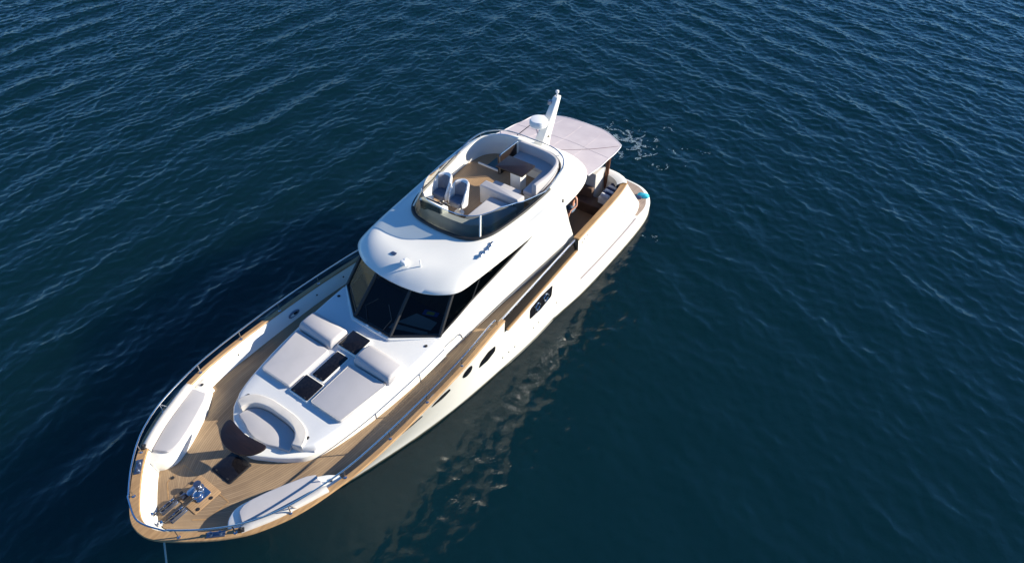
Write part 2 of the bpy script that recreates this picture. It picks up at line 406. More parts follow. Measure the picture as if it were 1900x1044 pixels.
capC, wlC = dense(capC, wlC)
# snap columns to the gate ends so that the step is crisp
def hull_ring(t_fun):
    return None
cols = []
for (cx, cy), (wx, wy) in zip(capC, wlC):
    cols.append((cx, cy, wx, wy))
def split(cols, xg):
    out = []
    for a, b in zip(cols, cols[1:]):
        out.append(a)
        if a[0] > xg >= b[0]:
            for e in (.01, -.01):
                t = (a[0] - (xg + e)) / (a[0] - b[0]); t = min(max(t, .001), .999)
                out.append(tuple(a[q] * (1 - t) + b[q] * t for q in range(4)))
    out.append(cols[-1]); return out
cols = split(split(cols, GA), GB)
def hz(cx): return GZ if GB < cx < GA else zcap(cx)
def hull_pt(c, z):
    cx, cy, wx, wy = c; zc = zcap(cx); t = z / zc; pw = 1.0 + .10 * min(max((cx + 6) / 3, 0), 1) + .16 * max(0, 1 - abs(cx + 3.2) / 3.4)
    if t < 0: return (wx + .25 * t, wy * (1 + .35 * t), z)
    q = t ** pw; return (wx + (cx - wx) * (t if cx > 1.0 else q), wy + (cy - wy) * q, z)
bm = B(); half = []
ZT = [-.5, -.2, 0, .1, .2, .32, .45, .58, .7, .8, .87, .92, .96, 1.0]
for c in cols:
    zt = hz(c[0]); half.append([hull_pt(c, f * zt if f > 0 else f) for f in ZT])
full = half + [[(p[0], -p[1], p[2]) for p in col] for col in reversed(half[1:-1])]
loft(bm, full, False); 
# close the loop
Vv = list(bm.verts); nr = len(ZT); nc = len(full)
for k in range(nr - 1): bm.faces.new((Vv[(nc - 1) * nr + k], Vv[k], Vv[k + 1], Vv[(nc - 1) * nr + k + 1]))
hull = ob('hull', bm, 'gel', yacht, sharp=50)

def hull_y(x, z):
    """half breadth of the topsides at a station"""
    best = None
    for a, b in zip(cols, cols[1:]):
        p, q = hull_pt(a, z), hull_pt(b, z)
        if p[0] >= x >= q[0] and p[0] != q[0]:
            t = (p[0] - x) / (p[0] - q[0]); return p[1] + (q[1] - p[1]) * t
    return 2.6
for s in (1, -1):
    bm = B(); rr_ = []
    for c in cols:
        a_, b_ = hull_pt(c, -.06), hull_pt(c, .085)
        rr_.append([(a_[0] + (.012 if c[0] > 1.5 else 0), (a_[1] + .012) * s, a_[2]), (b_[0] + (.012 if c[0] > 1.5 else 0), (b_[1] + .012) * s, b_[2]), (b_[0], (b_[1] - .01) * s, b_[2] + .004)])
    loft(bm, rr_, False); ob('boot_stripe', bm, M['boot'], yacht)
# the swim platform
bm = B()
plat = [(-10.2,2.70),(-11,2.80),(-12,2.89),(-13.3,2.92),(-14.7,2.92),(-16,2.89),(-17,2.81),(-17.6,2.66),(-18.0,2.46),(-18.3,2.2),(-18.5,1.85),(-18.6,1.4),(-18.65,.7),(-18.66,0)]
plat = [(-9.8, 2.45)] + plat
pl = mirror(cr(plat, 5)); pl = inset(pl, 0.0)
slab(bm, pl, -.25, .44, .09, 4)
sp_ = ob('swim_platform', bm, 'gel', yacht)
bm = B(); po_ = inset(pl, -.008); loft(bm, [[(x, y, -.1) for x, y in po_], [(x, y, .07) for x, y in po_], [(x, y, .075) for x, y in inset(pl, .004)]], True); ob('boot_stripe', bm, 'boot', sp_)
bm = B()
tp = [(-16.6,2.62),(-17.2,2.60),(-17.6,2.48),(-17.95,2.28),(-18.22,2.02),(-18.4,1.7),(-18.48,1.3),(-18.52,.7),(-18.53,0)]
tp = mirror(cr(tp, 5)); slab(bm, tp, .40, .448, .004, 1)
ob('teak_inlay', bm, 'teakgrey', sp_)
bm = B(); rub = [(p[0], p[1] - .10 if i else p[1], .446) for i, p in enumerate(cr(plat, 5)) if -16.6 < p[0] < -12.2]
for s in (1,):
    pass
for s in (1, -1):
    bm = B(); tube(bm, [(p[0], (p[1] - .12) * s, .45) for p in rub], .018, 6); ob('platform_strip', bm, 'seam', sp_)

def capw(x): return .13 + .08 * min(max((x + 1.5) / 2.5, 0), 1)
# teak cap rail in three lengths, each mirrored
def cap_strip(bm, sel, wout, win, z, th=.05):
    rows = []
    for i, (cx, cy, wx, wy) in enumerate(sel):
        rows.append((cx, cy))
    n = len(rows); rings = []
    for i in range(n):
        a, b = Vector(rows[max(i - 1, 0)]), Vector(rows[min(i + 1, n - 1)]); t = (b - a).normalized(); nn = Vector((t.y, -t.x))
        # outward normal: away from the centreline
        p = Vector(rows[i]); wi = win(p.x) if callable(win) else win
        if nn.dot(Vector((p.x + 6, p.y * 2))) < 0: nn = -nn
        zz = z(p.x); o_ = p + nn * wout; q = p - nn * wi
        rings.append([(o_.x, o_.y, zz), (o_.x + 0, o_.y, zz + th * .6), (o_.x - nn.x * .015, o_.y - nn.y * .015, zz + th), (q.x + nn.x * .015, q.y + nn.y * .015, zz + th), (q.x, q.y, zz + th * .6), (q.x, q.y, zz)])
    loft(bm, rings, True, True, True)
uniq = []
for c in cols:
    if not uniq or (abs(c[0] - uniq[-1][0]) + abs(c[1] - uniq[-1][1])) > .03: uniq.append(c)
fw_ = [c for c in uniq if c[0] >= GA]; fullbow = [(c[0], -c[1], 0, 0) for c in reversed(fw_[1:])] + fw_
bm = B(); cap_strip(bm, fullbow, .02, capw, lambda x: zcap(x) - .005)
ob('cap_rail', bm, 'cap', yacht, sharp=50)
for s in (1, -1):
    bm = B(); cap_strip(bm, [(c[0], c[1] * s, 0, 0) for c in uniq if GB < c[0] < GA], .03, .07, lambda x: GZ, .03); ob('cap_rail', bm, 'cap', yacht, sharp=50)
    bm = B(); cap_strip(bm, [(c[0], c[1] * s, 0, 0) for c in uniq if -16.15 < c[0] <= GB], .02, .21, lambda x: zcap(x) - .005); ob('cap_rail', bm, 'cap', yacht, sharp=50)
# stern end of the cap: white coaming across the transom
bm = B()
tc_ = [(c[0], c[1]) for c in uniq if c[0] <= -15.95]; tc_ = tc_[:-1] + [(-16.4, 0)]
rows = [( (p[0], p[1], 2.17), (p[0] + .02, p[1] - .02, 2.24), (p[0] + .12, max(p[1] - .10, 0), 2.27), (p[0] + .32, max(p[1] - .26, 0), 2.22), (p[0] + .36, max(p[1] - .3, 0), 1.2)) for p in tc_]
rows = [list(r) for r in rows] + [[(q[0], -q[1], q[2]) for q in r] for r in reversed(rows[:-1])]
loft(bm, rows, False); ob('stern_coaming', bm, 'gel', yacht, sharp=60)

# inner bulwark: from the cap's inner edge to the deck edge
def off_curve(d_fun, sel):
    rows = [Vector((c[0], c[1])) for c in sel]; n = len(rows); out = []
    for i in range(n):
        a, b = rows[max(i - 1, 0)], rows[min(i + 1, n - 1)]; t = (b - a).normalized(); nn = Vector((t.y, -t.x))
        p = rows[i]
        if nn.dot(Vector((p.x + 6, p.y * 2))) < 0: nn = -nn
        q = p - nn * d_fun(p.x); out.append((q.x, q.y))
    return out
def dfoot(x): return .27 + .08 * max(0, 1 - abs(x + 2.6) / 3.4) + .16 * min(max((x + .8) / 2.8, 0), 1) ** 1.2
def fwd_full(xmin): 
    s_ = [c for c in uniq if c[0] >= xmin]; return [(c[0], -c[1], 0, 0) for c in reversed(s_[1:])] + s_
sel = fwd_full(GA)
top = off_curve(lambda x: capw(x) - .03, sel); mid = off_curve(lambda x: capw(x) + (dfoot(x) - capw(x)) * .4, sel); foot = off_curve(dfoot, sel)
bm = B(); loft(bm, [[(p[0], p[1], zcap(p[0]) + .0) for p in top], [(p[0], p[1], zcap(p[0]) - .2) for p in mid], [(p[0], p[1], zdk(p[0]) - .03) for p in foot]], False)
ob('bulwark_lining', bm, 'gel', yacht, sharp=60)
for s in (1, -1):
    # stern quarter lining
    sl_ = [(c[0], c[1] * s, 0, 0) for c in uniq if -15.9 < c[0] <= GB]; ti = off_curve(lambda x: .19, sl_)
    bm = B(); loft(bm, [[(p[0], p[1], zcap(p[0])) for p in ti], [(p[0], p[1], 1.15) for p in ti]], False); ob('bulwark_lining', bm, 'gel', yacht)
    # low part: dark glass above the low teak, and lining below
    sl_ = [(c[0], c[1] * s, 0, 0) for c in uniq if GB < c[0] < GA]; a_ = off_curve(lambda x: .06, sl_); b_ = off_curve(lambda x: .13, sl_)
    bm = B(); loft(bm, [[(p[0], p[1], GZ + .028) for p in a_], [(p[0], p[1], zcap(p[0]) - .09) for p in b_], [(p[0], p[1] - s * .02, zcap(p[0]) - .09) for p in b_], [(p[0], p[1] - s * .02, GZ - .1) for p in a_]], False)
    ob('bulwark_glass', bm, 'gateg', yacht)
    bm = B(); pth = [(p[0], p[1], zcap(p[0]) - .03) for p in b_]
    tube(bm, [(GA + .10, pth[0][1], pth[0][2])] + pth + [(GB - .05, pth[-1][1], pth[-1][2])], .032, 10); ob('gate_rail', bm, 'steel', yacht)
# deck
def hw(x):
    pts = footp
    return np.interp(-x, [-p[0] for p in pts], [p[1] for p in pts])
footp = [p for p in off_curve(dfoot, [c for c in uniq if c[0] > -12.2]) if p[1] >= 0]
footp = [(footp[0][0], 0.0)] + footp[1:]
fp = []
for p in footp:
    if not fp or p[0] < fp[-1][0] - 1e-3: fp.append(p)
footp = fp
bm = B(); uvl = bm.loops.layers.uv.new('planks')
xs = np.concatenate([np.linspace(footp[0][0] - .002, 1.2, 14), np.linspace(1.1, -12.1, 110)]); NS = 24; rows = []
for x in xs:
    h_ = hw(x) + .02; rows.append([bm.verts.new((x, h_ * (k / NS * 2 - 1), zdk(x) + .03 * (1 - (k / NS * 2 - 1) ** 2))) for k in range(NS + 1)])
for i in range(len(rows) - 1):
    for k in range(NS):
        f = bm.faces.new((rows[i][k], rows[i][k + 1], rows[i + 1][k + 1], rows[i + 1][k]))
        for lp in f.loops:
            c = lp.vert.co; hh = hw(c.x) + .02; lp[uvl].uv = (c.x, hh - abs(c.y))
ob('teak_deck', bm, 'teak', yacht)
bm = B()
box(bm, -16.2, -11.6, -2.25, 2.25, 1.1, 1.2); ob('cockpit_sole', bm, 'teak2', yacht)
bm = B(); box(bm, 1.0, -10, -2.0, 2.0, -.3, .2)
bm.free()

# inlaid hatch outlines in the foredeck
def strip(bm, a, b, wd, z):
    a, b = Vector(a), Vector(b); t = (b - a).normalized(); n_ = Vector((-t.y, t.x)) * wd / 2
    bm.faces.new([bm.verts.new((p.x, p.y, zdk(p.x) + .03 * (1 - (p.y / max(hw(p.x), .3)) ** 2) + z)) for p in (a + n_, b + n_, b - n_, a - n_)])
for a, b in [((.72, -1.0), (.72, -.42)), ((.72, .36), (.72, .72)), ((.72, -1.0), (1.25, -.92)), ((.72, .72), (1.3, .66)), ((1.25, -.92), (1.5, -.5)), ((1.3, .66), (1.5, .4))]:
    bm = B(); strip(bm, a, b, .03, .005); ob('deck_hatch_seam', bm, 'cap', yacht)
bm = B(); slab(bm, rrect(.66, 1.38, -.45, .36, .03), lambda x, y: zdk(x), lambda x, y: zdk(x) + .045, .008, 2); ob('windlass_pad', bm, 'teak2', yacht)

# benches built into the bow bulwarks
BENCH = {}
bench_in = [(-1.2, 2.50), (-1.02, 2.24), (-.62, 1.89), (-.22, 1.63), (.15, 1.42), (.5, 1.26), (.78, 1.18), (1.02, 1.24), (1.18, 1.38), (1.25, 1.54)]
bench_out = [(1.12, 1.70), (.6, 2.04), (.1, 2.26), (-.4, 2.42), (-.9, 2.58), (-1.18, 2.63)]
for s in (1, -1):
    o_ = [(x, y * s) for x, y in cr(bench_in, 5) + bench_out]
    low = [(x, min(abs(y) - (.30 if k >= len(o_) - 6 else 0), hw(x) + .01) * s) for k, (x, y) in enumerate(o_)]
    bm = B(); top_o = inset(o_, .03)
    loft(bm, [[(x, y, zdk(x) - .02) for x, y in low], [(x, y, 2.34) for x, y in o_], [(x, y, 2.385) for x, y in inset(o_, .012)], [(x, y, 2.40) for x, y in inset(o_, .04)]], True, True, True)
    bench = thing('bow_bench', (0, 2.0 * s, 1.95), None, 'bench', 'bow benches'); BENCH[s] = bench
    ob('bench_base', bm, 'gel', bench)
    for (dx, dy) in ((-.98, 2.44), ):
        bm = B(); lathe(bm, [(.035, 0), (.045, .01), (.03, .03)], (dx, dy * s, 2.398), 16); ob('cup_holder', bm, 'blackm', bench)
# coachroof
F = [(-.32,0),(-.37,.24),(-.5,.5),(-.68,.82),(-.9,1.13),(-1.17,1.40),(-1.7,1.61),(-2.6,1.79),(-3.5,1.89),(-4.8,1.96),(-5.8,1.97)]
def zroof(x, y=0): return 2.36 - .056 * x
Fm = mirror(cr(F, 6))
bm = B(); slab(bm, Fm, lambda x, y: zdk(x) - .02, 2.24, .04, 3); coach = ob('coachroof', bm, 'gel', yacht)
cut = [(-1.16,1.20),(-1.38,1.10),(-1.56,.90),(-1.67,.52),(-1.69,.2),(-1.69,0)]
fo = [p for p in cr(F, 6) if p[0] < -1.24]
outl = [(p[0], p[1]) for p in fo]
outl = [(p[0], -p[1]) for p in reversed(outl)][0:] + [(p[0], -p[1]) for p in cr(cut, 6)][:-1] + [(p[0], p[1]) for p in reversed(cr(cut, 6))] + outl
bm = B()
rings = [[(x, y, 2.21) for x, y in inset(outl, .006)], [(x, y, 2.26) for x, y in inset(outl, .02)]]
for d, dz in ((.05, -.14), (.062, -.09), (.085, -.045), (.12, -.015), (.17, 0)):
    o_ = [p if (p[0] > -1.75 and abs(p[1]) < 1.22) else q for p, q in zip(outl, inset(outl, d))]; rings.append([(x, y, zroof(x) + dz) for x, y in o_])
loft(bm, rings, True, False, True); ob('coachroof_top', bm, 'gelnon', coach)
for s in (1, -1):
    for x, y in ((-1.45, 1.13), (-5.32, 1.70)):
        bm = B(); lathe(bm, [(.04, 0), (.05, .008), (.04, .02), (.02, .022)], (x, y * s, zroof(x) - .004), 18); ob('deck_light', bm, 'blackm', yacht)
# black hatches on the coachroof
def hatch(x0, x1, y0, y1, zf, h, fm='gel'):
    bm = B(); slab(bm, rrect(x0 - .03, x1 + .03, y0 - .03, y1 + .03, .04), lambda x, y: zf(x) - .02, lambda x, y: zf(x) + h - .012, .012, 2)
    o = ob('deck_hatch', bm, fm, yacht)
    bm = B(); slab(bm, rrect(x0, x1, y0, y1, .03), lambda x, y: zf(x) + h - .02, lambda x, y: zf(x) + h + .006, .006, 2); ob('hatch_glass', bm, 'black', o)
    for yy in (y0 + .12, y1 - .12):
        bm = B(); box(bm, x1 - .05, x1 - .01, yy - .03, yy + .03, zf(x1) + h, zf(x1) + h + .02, .004); ob('hatch_handle', bm, 'blackm', o)
hatch(-2.76, -2.18, -.30, .34, zroof, .06)
hatch(-3.79, -2.85, -.19, .23, zroof, .05)
hatch(-4.55, -3.95, -.32, .35, zroof, .10)
hatch(-.22, .39, -.33, .33, lambda x: zdk(x) + .03, .028, 'blackm')

# foredeck lounge in the front of the coachroof
bk = [(-1.10,1.25),(-1.40,1.15),(-1.60,.93),(-1.715,.53),(-1.735,.2),(-1.735,0)]
ik = [(-1.02,.97),(-1.25,.88),(-1.40,.70),(-1.475,.42),(-1.49,.2),(-1.49,0)]
bkf = cr(bk, 5); ikf = cr(ik, 5)
bkl = [(p[0], p[1]) for p in bkf] + [(p[0], -p[1]) for p in reversed(bkf[:-1])]
ikl = [(p[0], p[1]) for p in ikf] + [(p[0], -p[1]) for p in reversed(ikf[:-1])]
lou = thing('bow_lounge', (-1.2, 0, 2.19), 'small half-round lounge seat let into the white coachroof behind the crescent table', 'sofa')
bm = B(); slab(bm, chaikin(bkl[1:-1] + list(reversed(ikl[1:-1])), 2), 2.23, lambda x, y: 2.50 - .06 * max(0, (x + 1.3) * 2.5), .035, 4); ob('backrest', bm, 'cream', lou)
st_f = [(-.95,.94),(-.86,.6),(-.76,.32),(-.72,0)]
sf = cr(st_f, 4); sfl = [(p[0], p[1]) for p in sf] + [(p[0], -p[1]) for p in reversed(sf[:-1])]
bm = B(); slab(bm, [(p[0] + .015, p[1]*.985) for p in ikl] + list(reversed(sfl)), 2.235, 2.32, .025, 3); ob('seat_cushion', bm, 'grey', lou)
tb = [(-.62,-.66),(-.59,-.36),(-.55,0),(-.59,.36),(-.62,.66),(-.46,.69),(-.24,.56),(-.09,.32),(-.04,0),(-.09,-.32),(-.24,-.56),(-.46,-.69)]
tbl = thing('lounge_table', (-.5, 0, 1.9), 'dark brown crescent table in front of the small bow lounge', 'table')
bm = B(); slab(bm, cr(tb, 4, True), 2.67, 2.715, .012, 2); ob('tabletop', bm, 'table', tbl)
bm = B(); slab(bm, rrect(-.58, -.40, -.12, .12, .06), 2.2, 2.672, .01, 1); ob('pedestal', bm, 'gel', tbl)

# sun mattresses and bolsters on the coachroof
mpoly = [(-2.2, .41), (-3.66, .41), (-3.70, 1.70), (-2.2, 1.49)]
for s, lab in ((-1, 'left of the black hatches'), (1, 'right of the black hatches')):
    bm = B(); slab(bm, rpoly([(x, y * s + .03) for x, y in mpoly], .07), lambda x, y: zroof(x) - .01, lambda x, y: zroof(x) + .10 + .012 * math.sin(x * 4) * math.sin(y * 5), .035, 4)
    mt_ = thing('sun_mattress', (-2.9, s, zroof(-2.9)), 'grey sun mattress lying on the white coachroof, ' + lab, 'mattress', 'sun mattresses on the coachroof')
    ob('pad', bm, 'grey', mt_)
    bm = B(); tube(bm, [(x, y, zroof(x) + .088) for x, y in inset(rpoly([(x, y * s + .03) for x, y in mpoly], .07), .012)], .011, 6, True); ob('piping', bm, 'cream', mt_)
    # bolster: a rounded wedge, higher at its aft edge
    prof = [(-3.74, .0), (-3.745, .10), (-3.77, .19), (-3.83, .25), (-3.92, .275), (-4.1, .27), (-4.28, .25), (-4.37, .22), (-4.42, .15), (-4.43, .0)]
    y0, y1 = .44 * s + .03, 1.72 * s + .03; bm = B(); rings = []
    for t, k in ((0, .80), (.015, .93), (.05, 1.0), (.95, 1.0), (.985, .93), (1, .80)):
        y = y0 + (y1 - y0) * t; cx = -4.08
        rings.append([(cx + (x - cx) * (.93 + .07 * (k - .8) / .2), y, zroof(x) - .01 + z * k) for x, z in prof])
    loft(bm, rings, True, True, True)
    solo('bolster', bm, 'cream' if False else 'grey', (-4.1, s, zroof(-4.1)), 'thick rounded headrest bolster behind the sun mattress ' + lab, 'bolster', 'headrest bolsters on the coachroof', sharp=60)
# bow bench cushions
seat = [(-.74, 2.52), (-.86, 2.07), (-.68, 1.91), (-.27, 1.68), (.12, 1.48), (.45, 1.34), (.66, 1.30), (.82, 1.35), (1.0, 1.70), (.4, 2.04), (-.2, 2.29)]
for s in (1, -1):
    bench = BENCH[s]
    bench['label'] = 'white bow bench with grey seat and cream backrest, ' + ('right of the foredeck hatch' if s > 0 else 'left of the foredeck hatch')
    bm = B(); slab(bm, rpoly([(x, y * s) for x, y in seat], .05), 2.39, 2.47, .03, 3); ob('seat_cushion', bm, 'grey', bench)
    bm = B(); rings = []
    fr_ = cr([(1.02, 1.70), (.4, 2.04), (-.2, 2.285), (-.78, 2.50)], 6)
    for i, p in enumerate(fr_):
        a, b = Vector(fr_[max(i - 1, 0)]), Vector(fr_[min(i + 1, len(fr_) - 1)]); t = (b - a).normalized(); nn = Vector((-t.y, t.x))
        if nn.y < 0: nn = -nn
        e_ = min(i, len(fr_) - 1 - i); k = (.84, .97, 1.0)[min(e_, 2)]
        prof = [(0, 2.40), (-.005, 2.48), (.03, 2.575), (.06, 2.60), (.11, 2.61), (.17, 2.605), (.205, 2.58), (.21, 2.52), (.1, 2.49)]
        rings.append([(p[0] + nn.x * d, (p[1] + nn.y * d) * s, 2.40 + (z - 2.40) * k) for d, z in prof])
    loft(bm, rings, True, True, True); ob('backrest', bm, 'cream', bench, sharp=60)

# windlass, rollers, cleats, fairleads
wl = ob('windlass', (lambda b: (slab(b, rrect(.80, 1.16, -.30, .20, .05), lambda x, y: zdk(x) + .04, lambda x, y: zdk(x) + .07, .01, 2), b)[1])(B()), 'steel', yacht)
bm = B(); lathe(bm, [(.11, 0), (.11, .03), (.07, .05), (.06, .13), (.09, .17), (.09, .2), (.04, .21)], (.90, -.12, zdk(1) + .07), 20); ob('capstan', bm, 'dsteel', wl)
bm = B(); lathe(bm, [(.12, 0), (.12, .04), (.09, .06), (.09, .10), (.05, .12)], (1.05, .03, zdk(1) + .07), 20); box(bm, .98, 1.2, -.20, -.08, zdk(1) + .07, zdk(1) + .16, .02); ob('gypsy', bm, 'steel', wl)
bm = B(); box(bm, 1.18, 1.32, -.30, -.18, zdk(1) + .03, zdk(1) + .12, .02); ob('chain_stopper', bm, 'dsteel', wl)
for y in (-.30, .05):
    bm = B(); zz = zdk(1.6) + .02
    box(bm, 1.42, 1.80, y - .07, y - .045, zz, zz + .11, .008); box(bm, 1.42, 1.80, y + .045, y + .07, zz, zz + .11, .008); box(bm, 1.40, 1.82, y - .08, y + .08, zz - .01, zz + .025, .008)
    o = ob('chain_roller', bm, 'dsteel', yacht)
    for xx in (1.5, 1.68):
        bm = B(); lathe(bm, [(.05, -.045), (.035, -.01), (.035, .01), (.05, .045)], (xx, y, zz + .07), 16, (0, 1, 0)); ob('roller', bm, 'steel', o)
    bm = B(); tube(bm, [(1.15, y * .6, zz + .08), (1.45, y, zz + .10), (1.7, y, zz + .12), (1.98, y - .02, zz + .14)], .022, 6); ob('anchor_chain', bm, 'blackm', o)
    bm = B(); lathe(bm, [(.02, -.05), (.05, -.04), (.05, .04), (.02, .05)], (1.98, y - .04, zz + .16), 14, (.3, 1, 0)); ob('guide_roller', bm, 'steel', o)
for x, y in ((.92, -.40), (.9, .30), (1.26, .30), (1.1, -.92), (1.23, -.38)):
    bm = B(); lathe(bm, [(.045, 0), (.045, .01), (.02, .018)], (x, y, zdk(x) + (.045 if abs(y) < .5 else .024)), 14); ob('deck_filler', bm, 'blackm', yacht)
def cap_at(x, d):
    c = min((c for c in uniq), key=lambda c: abs(c[0] - x) + (9 if c[0] < -16 else 0)); i = uniq.index(c)
    a, b = Vector(uniq[i - 1][:2]), Vector(uniq[i + 1][:2]); t = (b - a).normalized(); nn = Vector((-t.y, t.x))
    if nn.y > 0 and c[1] > 0: pass
    if nn.dot(Vector((c[0] + 6, c[1] * 2))) > 0: nn = -nn
    p = Vector(c[:2]) + nn * d; return p, t
for s in (1, -1):
    for xc in (1.55,):
        p, t = cap_at(xc, .11); ang = math.atan2(t.y * s, t.x)
        mt = Matrix.Translation((p.x, p.y * s, zcap(xc) + .045)) @ Matrix.Rotation(ang, 4, 'Z')
        bm = B(); box(bm, -.2, .2, -.07, .07, 0, .02, .006)
        for q in (-.1, .1): lathe(bm, [(.045, .02), (.03, .05), (.045, .09), (.02, .1)], (q, 0, 0), 14)
        bmesh.ops.transform(bm, matrix=mt, verts=bm.verts); ob('fairlead', bm, 'dsteel', yacht)
    p, t = cap_at(1.16, .11); ang = math.atan2(t.y * s, t.x)
    mt = Matrix.Translation((p.x, p.y * s, zcap(1.16) + .045)) @ Matrix.Rotation(ang, 4, 'Z')
    bm = B(); box(bm, -.07, .07, -.05, .05, 0, .07, .02); lathe(bm, [(.03, .07), (.03, .12), (.015, .13)], (0, 0, 0), 12)
    bmesh.ops.transform(bm, matrix=mt, verts=bm.verts); ob('navigation_light', bm, 'blackm', yacht)
    for xc in (-4.33,):
        yy = np.interp(-xc, [-c[0] for c in uniq], [c[1] for c in uniq]) - .232
        bm = B(); tube(bm, [(xc + .18 * math.cos(a_) * (1 if abs(math.cos(a_)) < .5 else 1), yy * s, 2.13 + .075 * math.sin(a_)) for a_ in np.linspace(0, 2 * math.pi, 25)[:-1]], .028, 8, True); ob('hawse_ring', bm, 'dsteel', yacht)
        bm = B(); lathe(bm, [(.07, -.012), (.07, .012)], (xc - .06, yy * s, 2.13), 16, (0, 1, 0)); ob('hawse_hole', bm, 'blackm', yacht)
    for xc in (-2.3, -5.25, -6.3):
        yy = np.interp(-xc, [-c[0] for c in uniq], [c[1] for c in uniq]) - .232
        bm = B(); lathe(bm, [(.028, -.01), (.02, .012)], (xc, yy * s, 2.2), 12, (0, -s, 0)); ob('bulwark_light', bm, 'blackm', yacht)

# bow railing, one tube round the bow with stanchions
rl = []
for x in (-7.05, -6.0, -4.5, -3, -1.5, -.6, .2, .8, 1.25, 1.65, 1.95, 2.12, 2.2):
    p, t = cap_at(x, .085); rl.append((p.x, p.y, zcap(x) + .36))
rl = rl + [(2.31, 0, zcap(2.4) + .36)]
rl = [(-7.28, rl[0][1], zcap(-7.3) + .08), (-7.22, rl[0][1], zcap(-7.3) + .3)] + rl
rfull = cr(rl + [(p[0], -p[1], p[2]) for p in reversed(rl[:-1])], 6)
bm = B(); tube(bm, rfull, .021, 8); rail = ob('bow_railing', bm, 'steel', yacht)
for s in (1, -1):
    for x in (-5.44, -4.0, -2.56, -1.17, .19, 1.25, 2.05):
        p, t = cap_at(x, .085); zz = zcap(x) + .04
        bm = B(); tube(bm, [(p.x, p.y * s, zz), (p.x, p.y * s, zz + .33)], .015, 6)
        if x == .19: tube(bm, [(p.x - .17, (p.y + .02) * s, zz), (p.x, p.y * s, zz + .33)], .015, 6)
        lathe(bm, [(.04, 0), (.04, .012), (.02, .02)], (p.x, p.y * s, zz), 12); ob('stanchion', bm, 'steel', rail)

# hull windows, set a few mm proud of the port and starboard topsides
WINS = [([(-8.98,1.19),(-9.0,1.62),(-9.6,1.68),(-10.36,1.60),(-10.28,1.18),(-9.6,1.12)], True),
        ([(-6.36,1.36),(-6.42,1.62),(-6.78,1.73),(-7.16,1.63),(-7.16,1.38),(-6.8,1.27)], False),
        ([(-5.50,1.92),(-5.56,2.08),(-5.74,2.12),(-5.92,2.02),(-5.98,1.82),(-5.92,1.68),(-5.76,1.64),(-5.58,1.75)], False),
        ([(-4.22,1.86),(-4.30,2.05),(-4.6,2.10),(-4.92,2.02),(-5.02,1.80),(-4.7,1.72)], False),
        ([(-3.10,1.80),(-3.2,1.96),(-3.5,1.98),(-3.86,1.90),(-3.96,1.72),(-3.5,1.66)], False)]
for s in (1, -1):
    for poly, ports in WINS:
        pp = rpoly(poly, .07, 3)
        bm = B(); rings = []
        for d, pr_ in ((0, -.02), (0, .012), (.03, .016)):
            o_ = inset(pp, d); rings.append([(x, (hull_y(x, z) + pr_) * s, z) for x, z in o_])
        loft(bm, rings, True, False, True); o = ob('hull_window', bm, 'black', yacht, sharp=60)
        if ports:
            for xx in (-9.42, -9.92):
                bm = B(); tube(bm, [(xx + .13 * math.cos(a_), (hull_y(xx, 1.4) + .025) * s, 1.4 + .14 * math.sin(a_)) for a_ in np.linspace(0, 2 * math.pi, 25)[:-1]], .022, 8, True); ob('porthole_ring', bm, 'steel', o)
    for x, z in ((-7.6, .62), (-7.9, .62), (-8.2, .60), (-9.2, .62), (-9.5, .62), (-10.6, .62), (-15.6, 1.2), (-12.5, 2.02), (-12.7, 2.05), (-12.35, 1.98)):
        bm = B(); lathe(bm, [(.028, -.02), (.028, .012), (.012, .014)], (x, hull_y(x, z) * s, z), 10, (0, s, 0)); ob('scupper', bm, 'blackm', yacht)

# ------------------------------------------------------------------ deckhouse
sideW = [((-5.66,1.965,1.80),(-5.72,1.80,2.67)),((-6.4,1.965,1.80),(-6.47,1.88,2.89)),((-7.16,1.97,1.79),(-7.16,1.90,3.05)),((-8.5,2.0,1.78),(-8.5,1.95,3.26)),((-9.7,2.06,1.76),(-9.75,2.06,3.58)),((-10.3,2.10,1.64),(-10.2,2.13,3.80)),((-11.0,2.14,1.62),(-10.8,2.20,3.86)),((-11.8,2.18,1.6),(-11.2,2.23,3.88)),((-12.6,2.2,1.5),(-11.55,2.24,3.88))]
for s in (1, -1):
    bm = B(); rows = []
    for a, b in sideW:
        a, b = Vector(a), Vector(b); col = []
        for k in range(9):
            t = k / 8; p = a.lerp(b, t); col.append((p.x, (p.y - .05 * math.sin(t * math.pi) * .3 + (.015 if t > .7 else 0)) * s, p.z))
        rows.append(col)
    dense_rows = list(zip(*[cr([r[k] for r in rows], 5) for k in range(9)]))
    inner = [[(p[0], p[1] - .07 * s, p[2]) for p in r] for r in dense_rows]
    rr_ = [list(r) + list(reversed(i_)) for r, i_ in zip(dense_rows, inner)]
    loft(bm, rr_, True, True, True); ob('deckhouse_side', bm, 'gel', yacht, sharp=50)
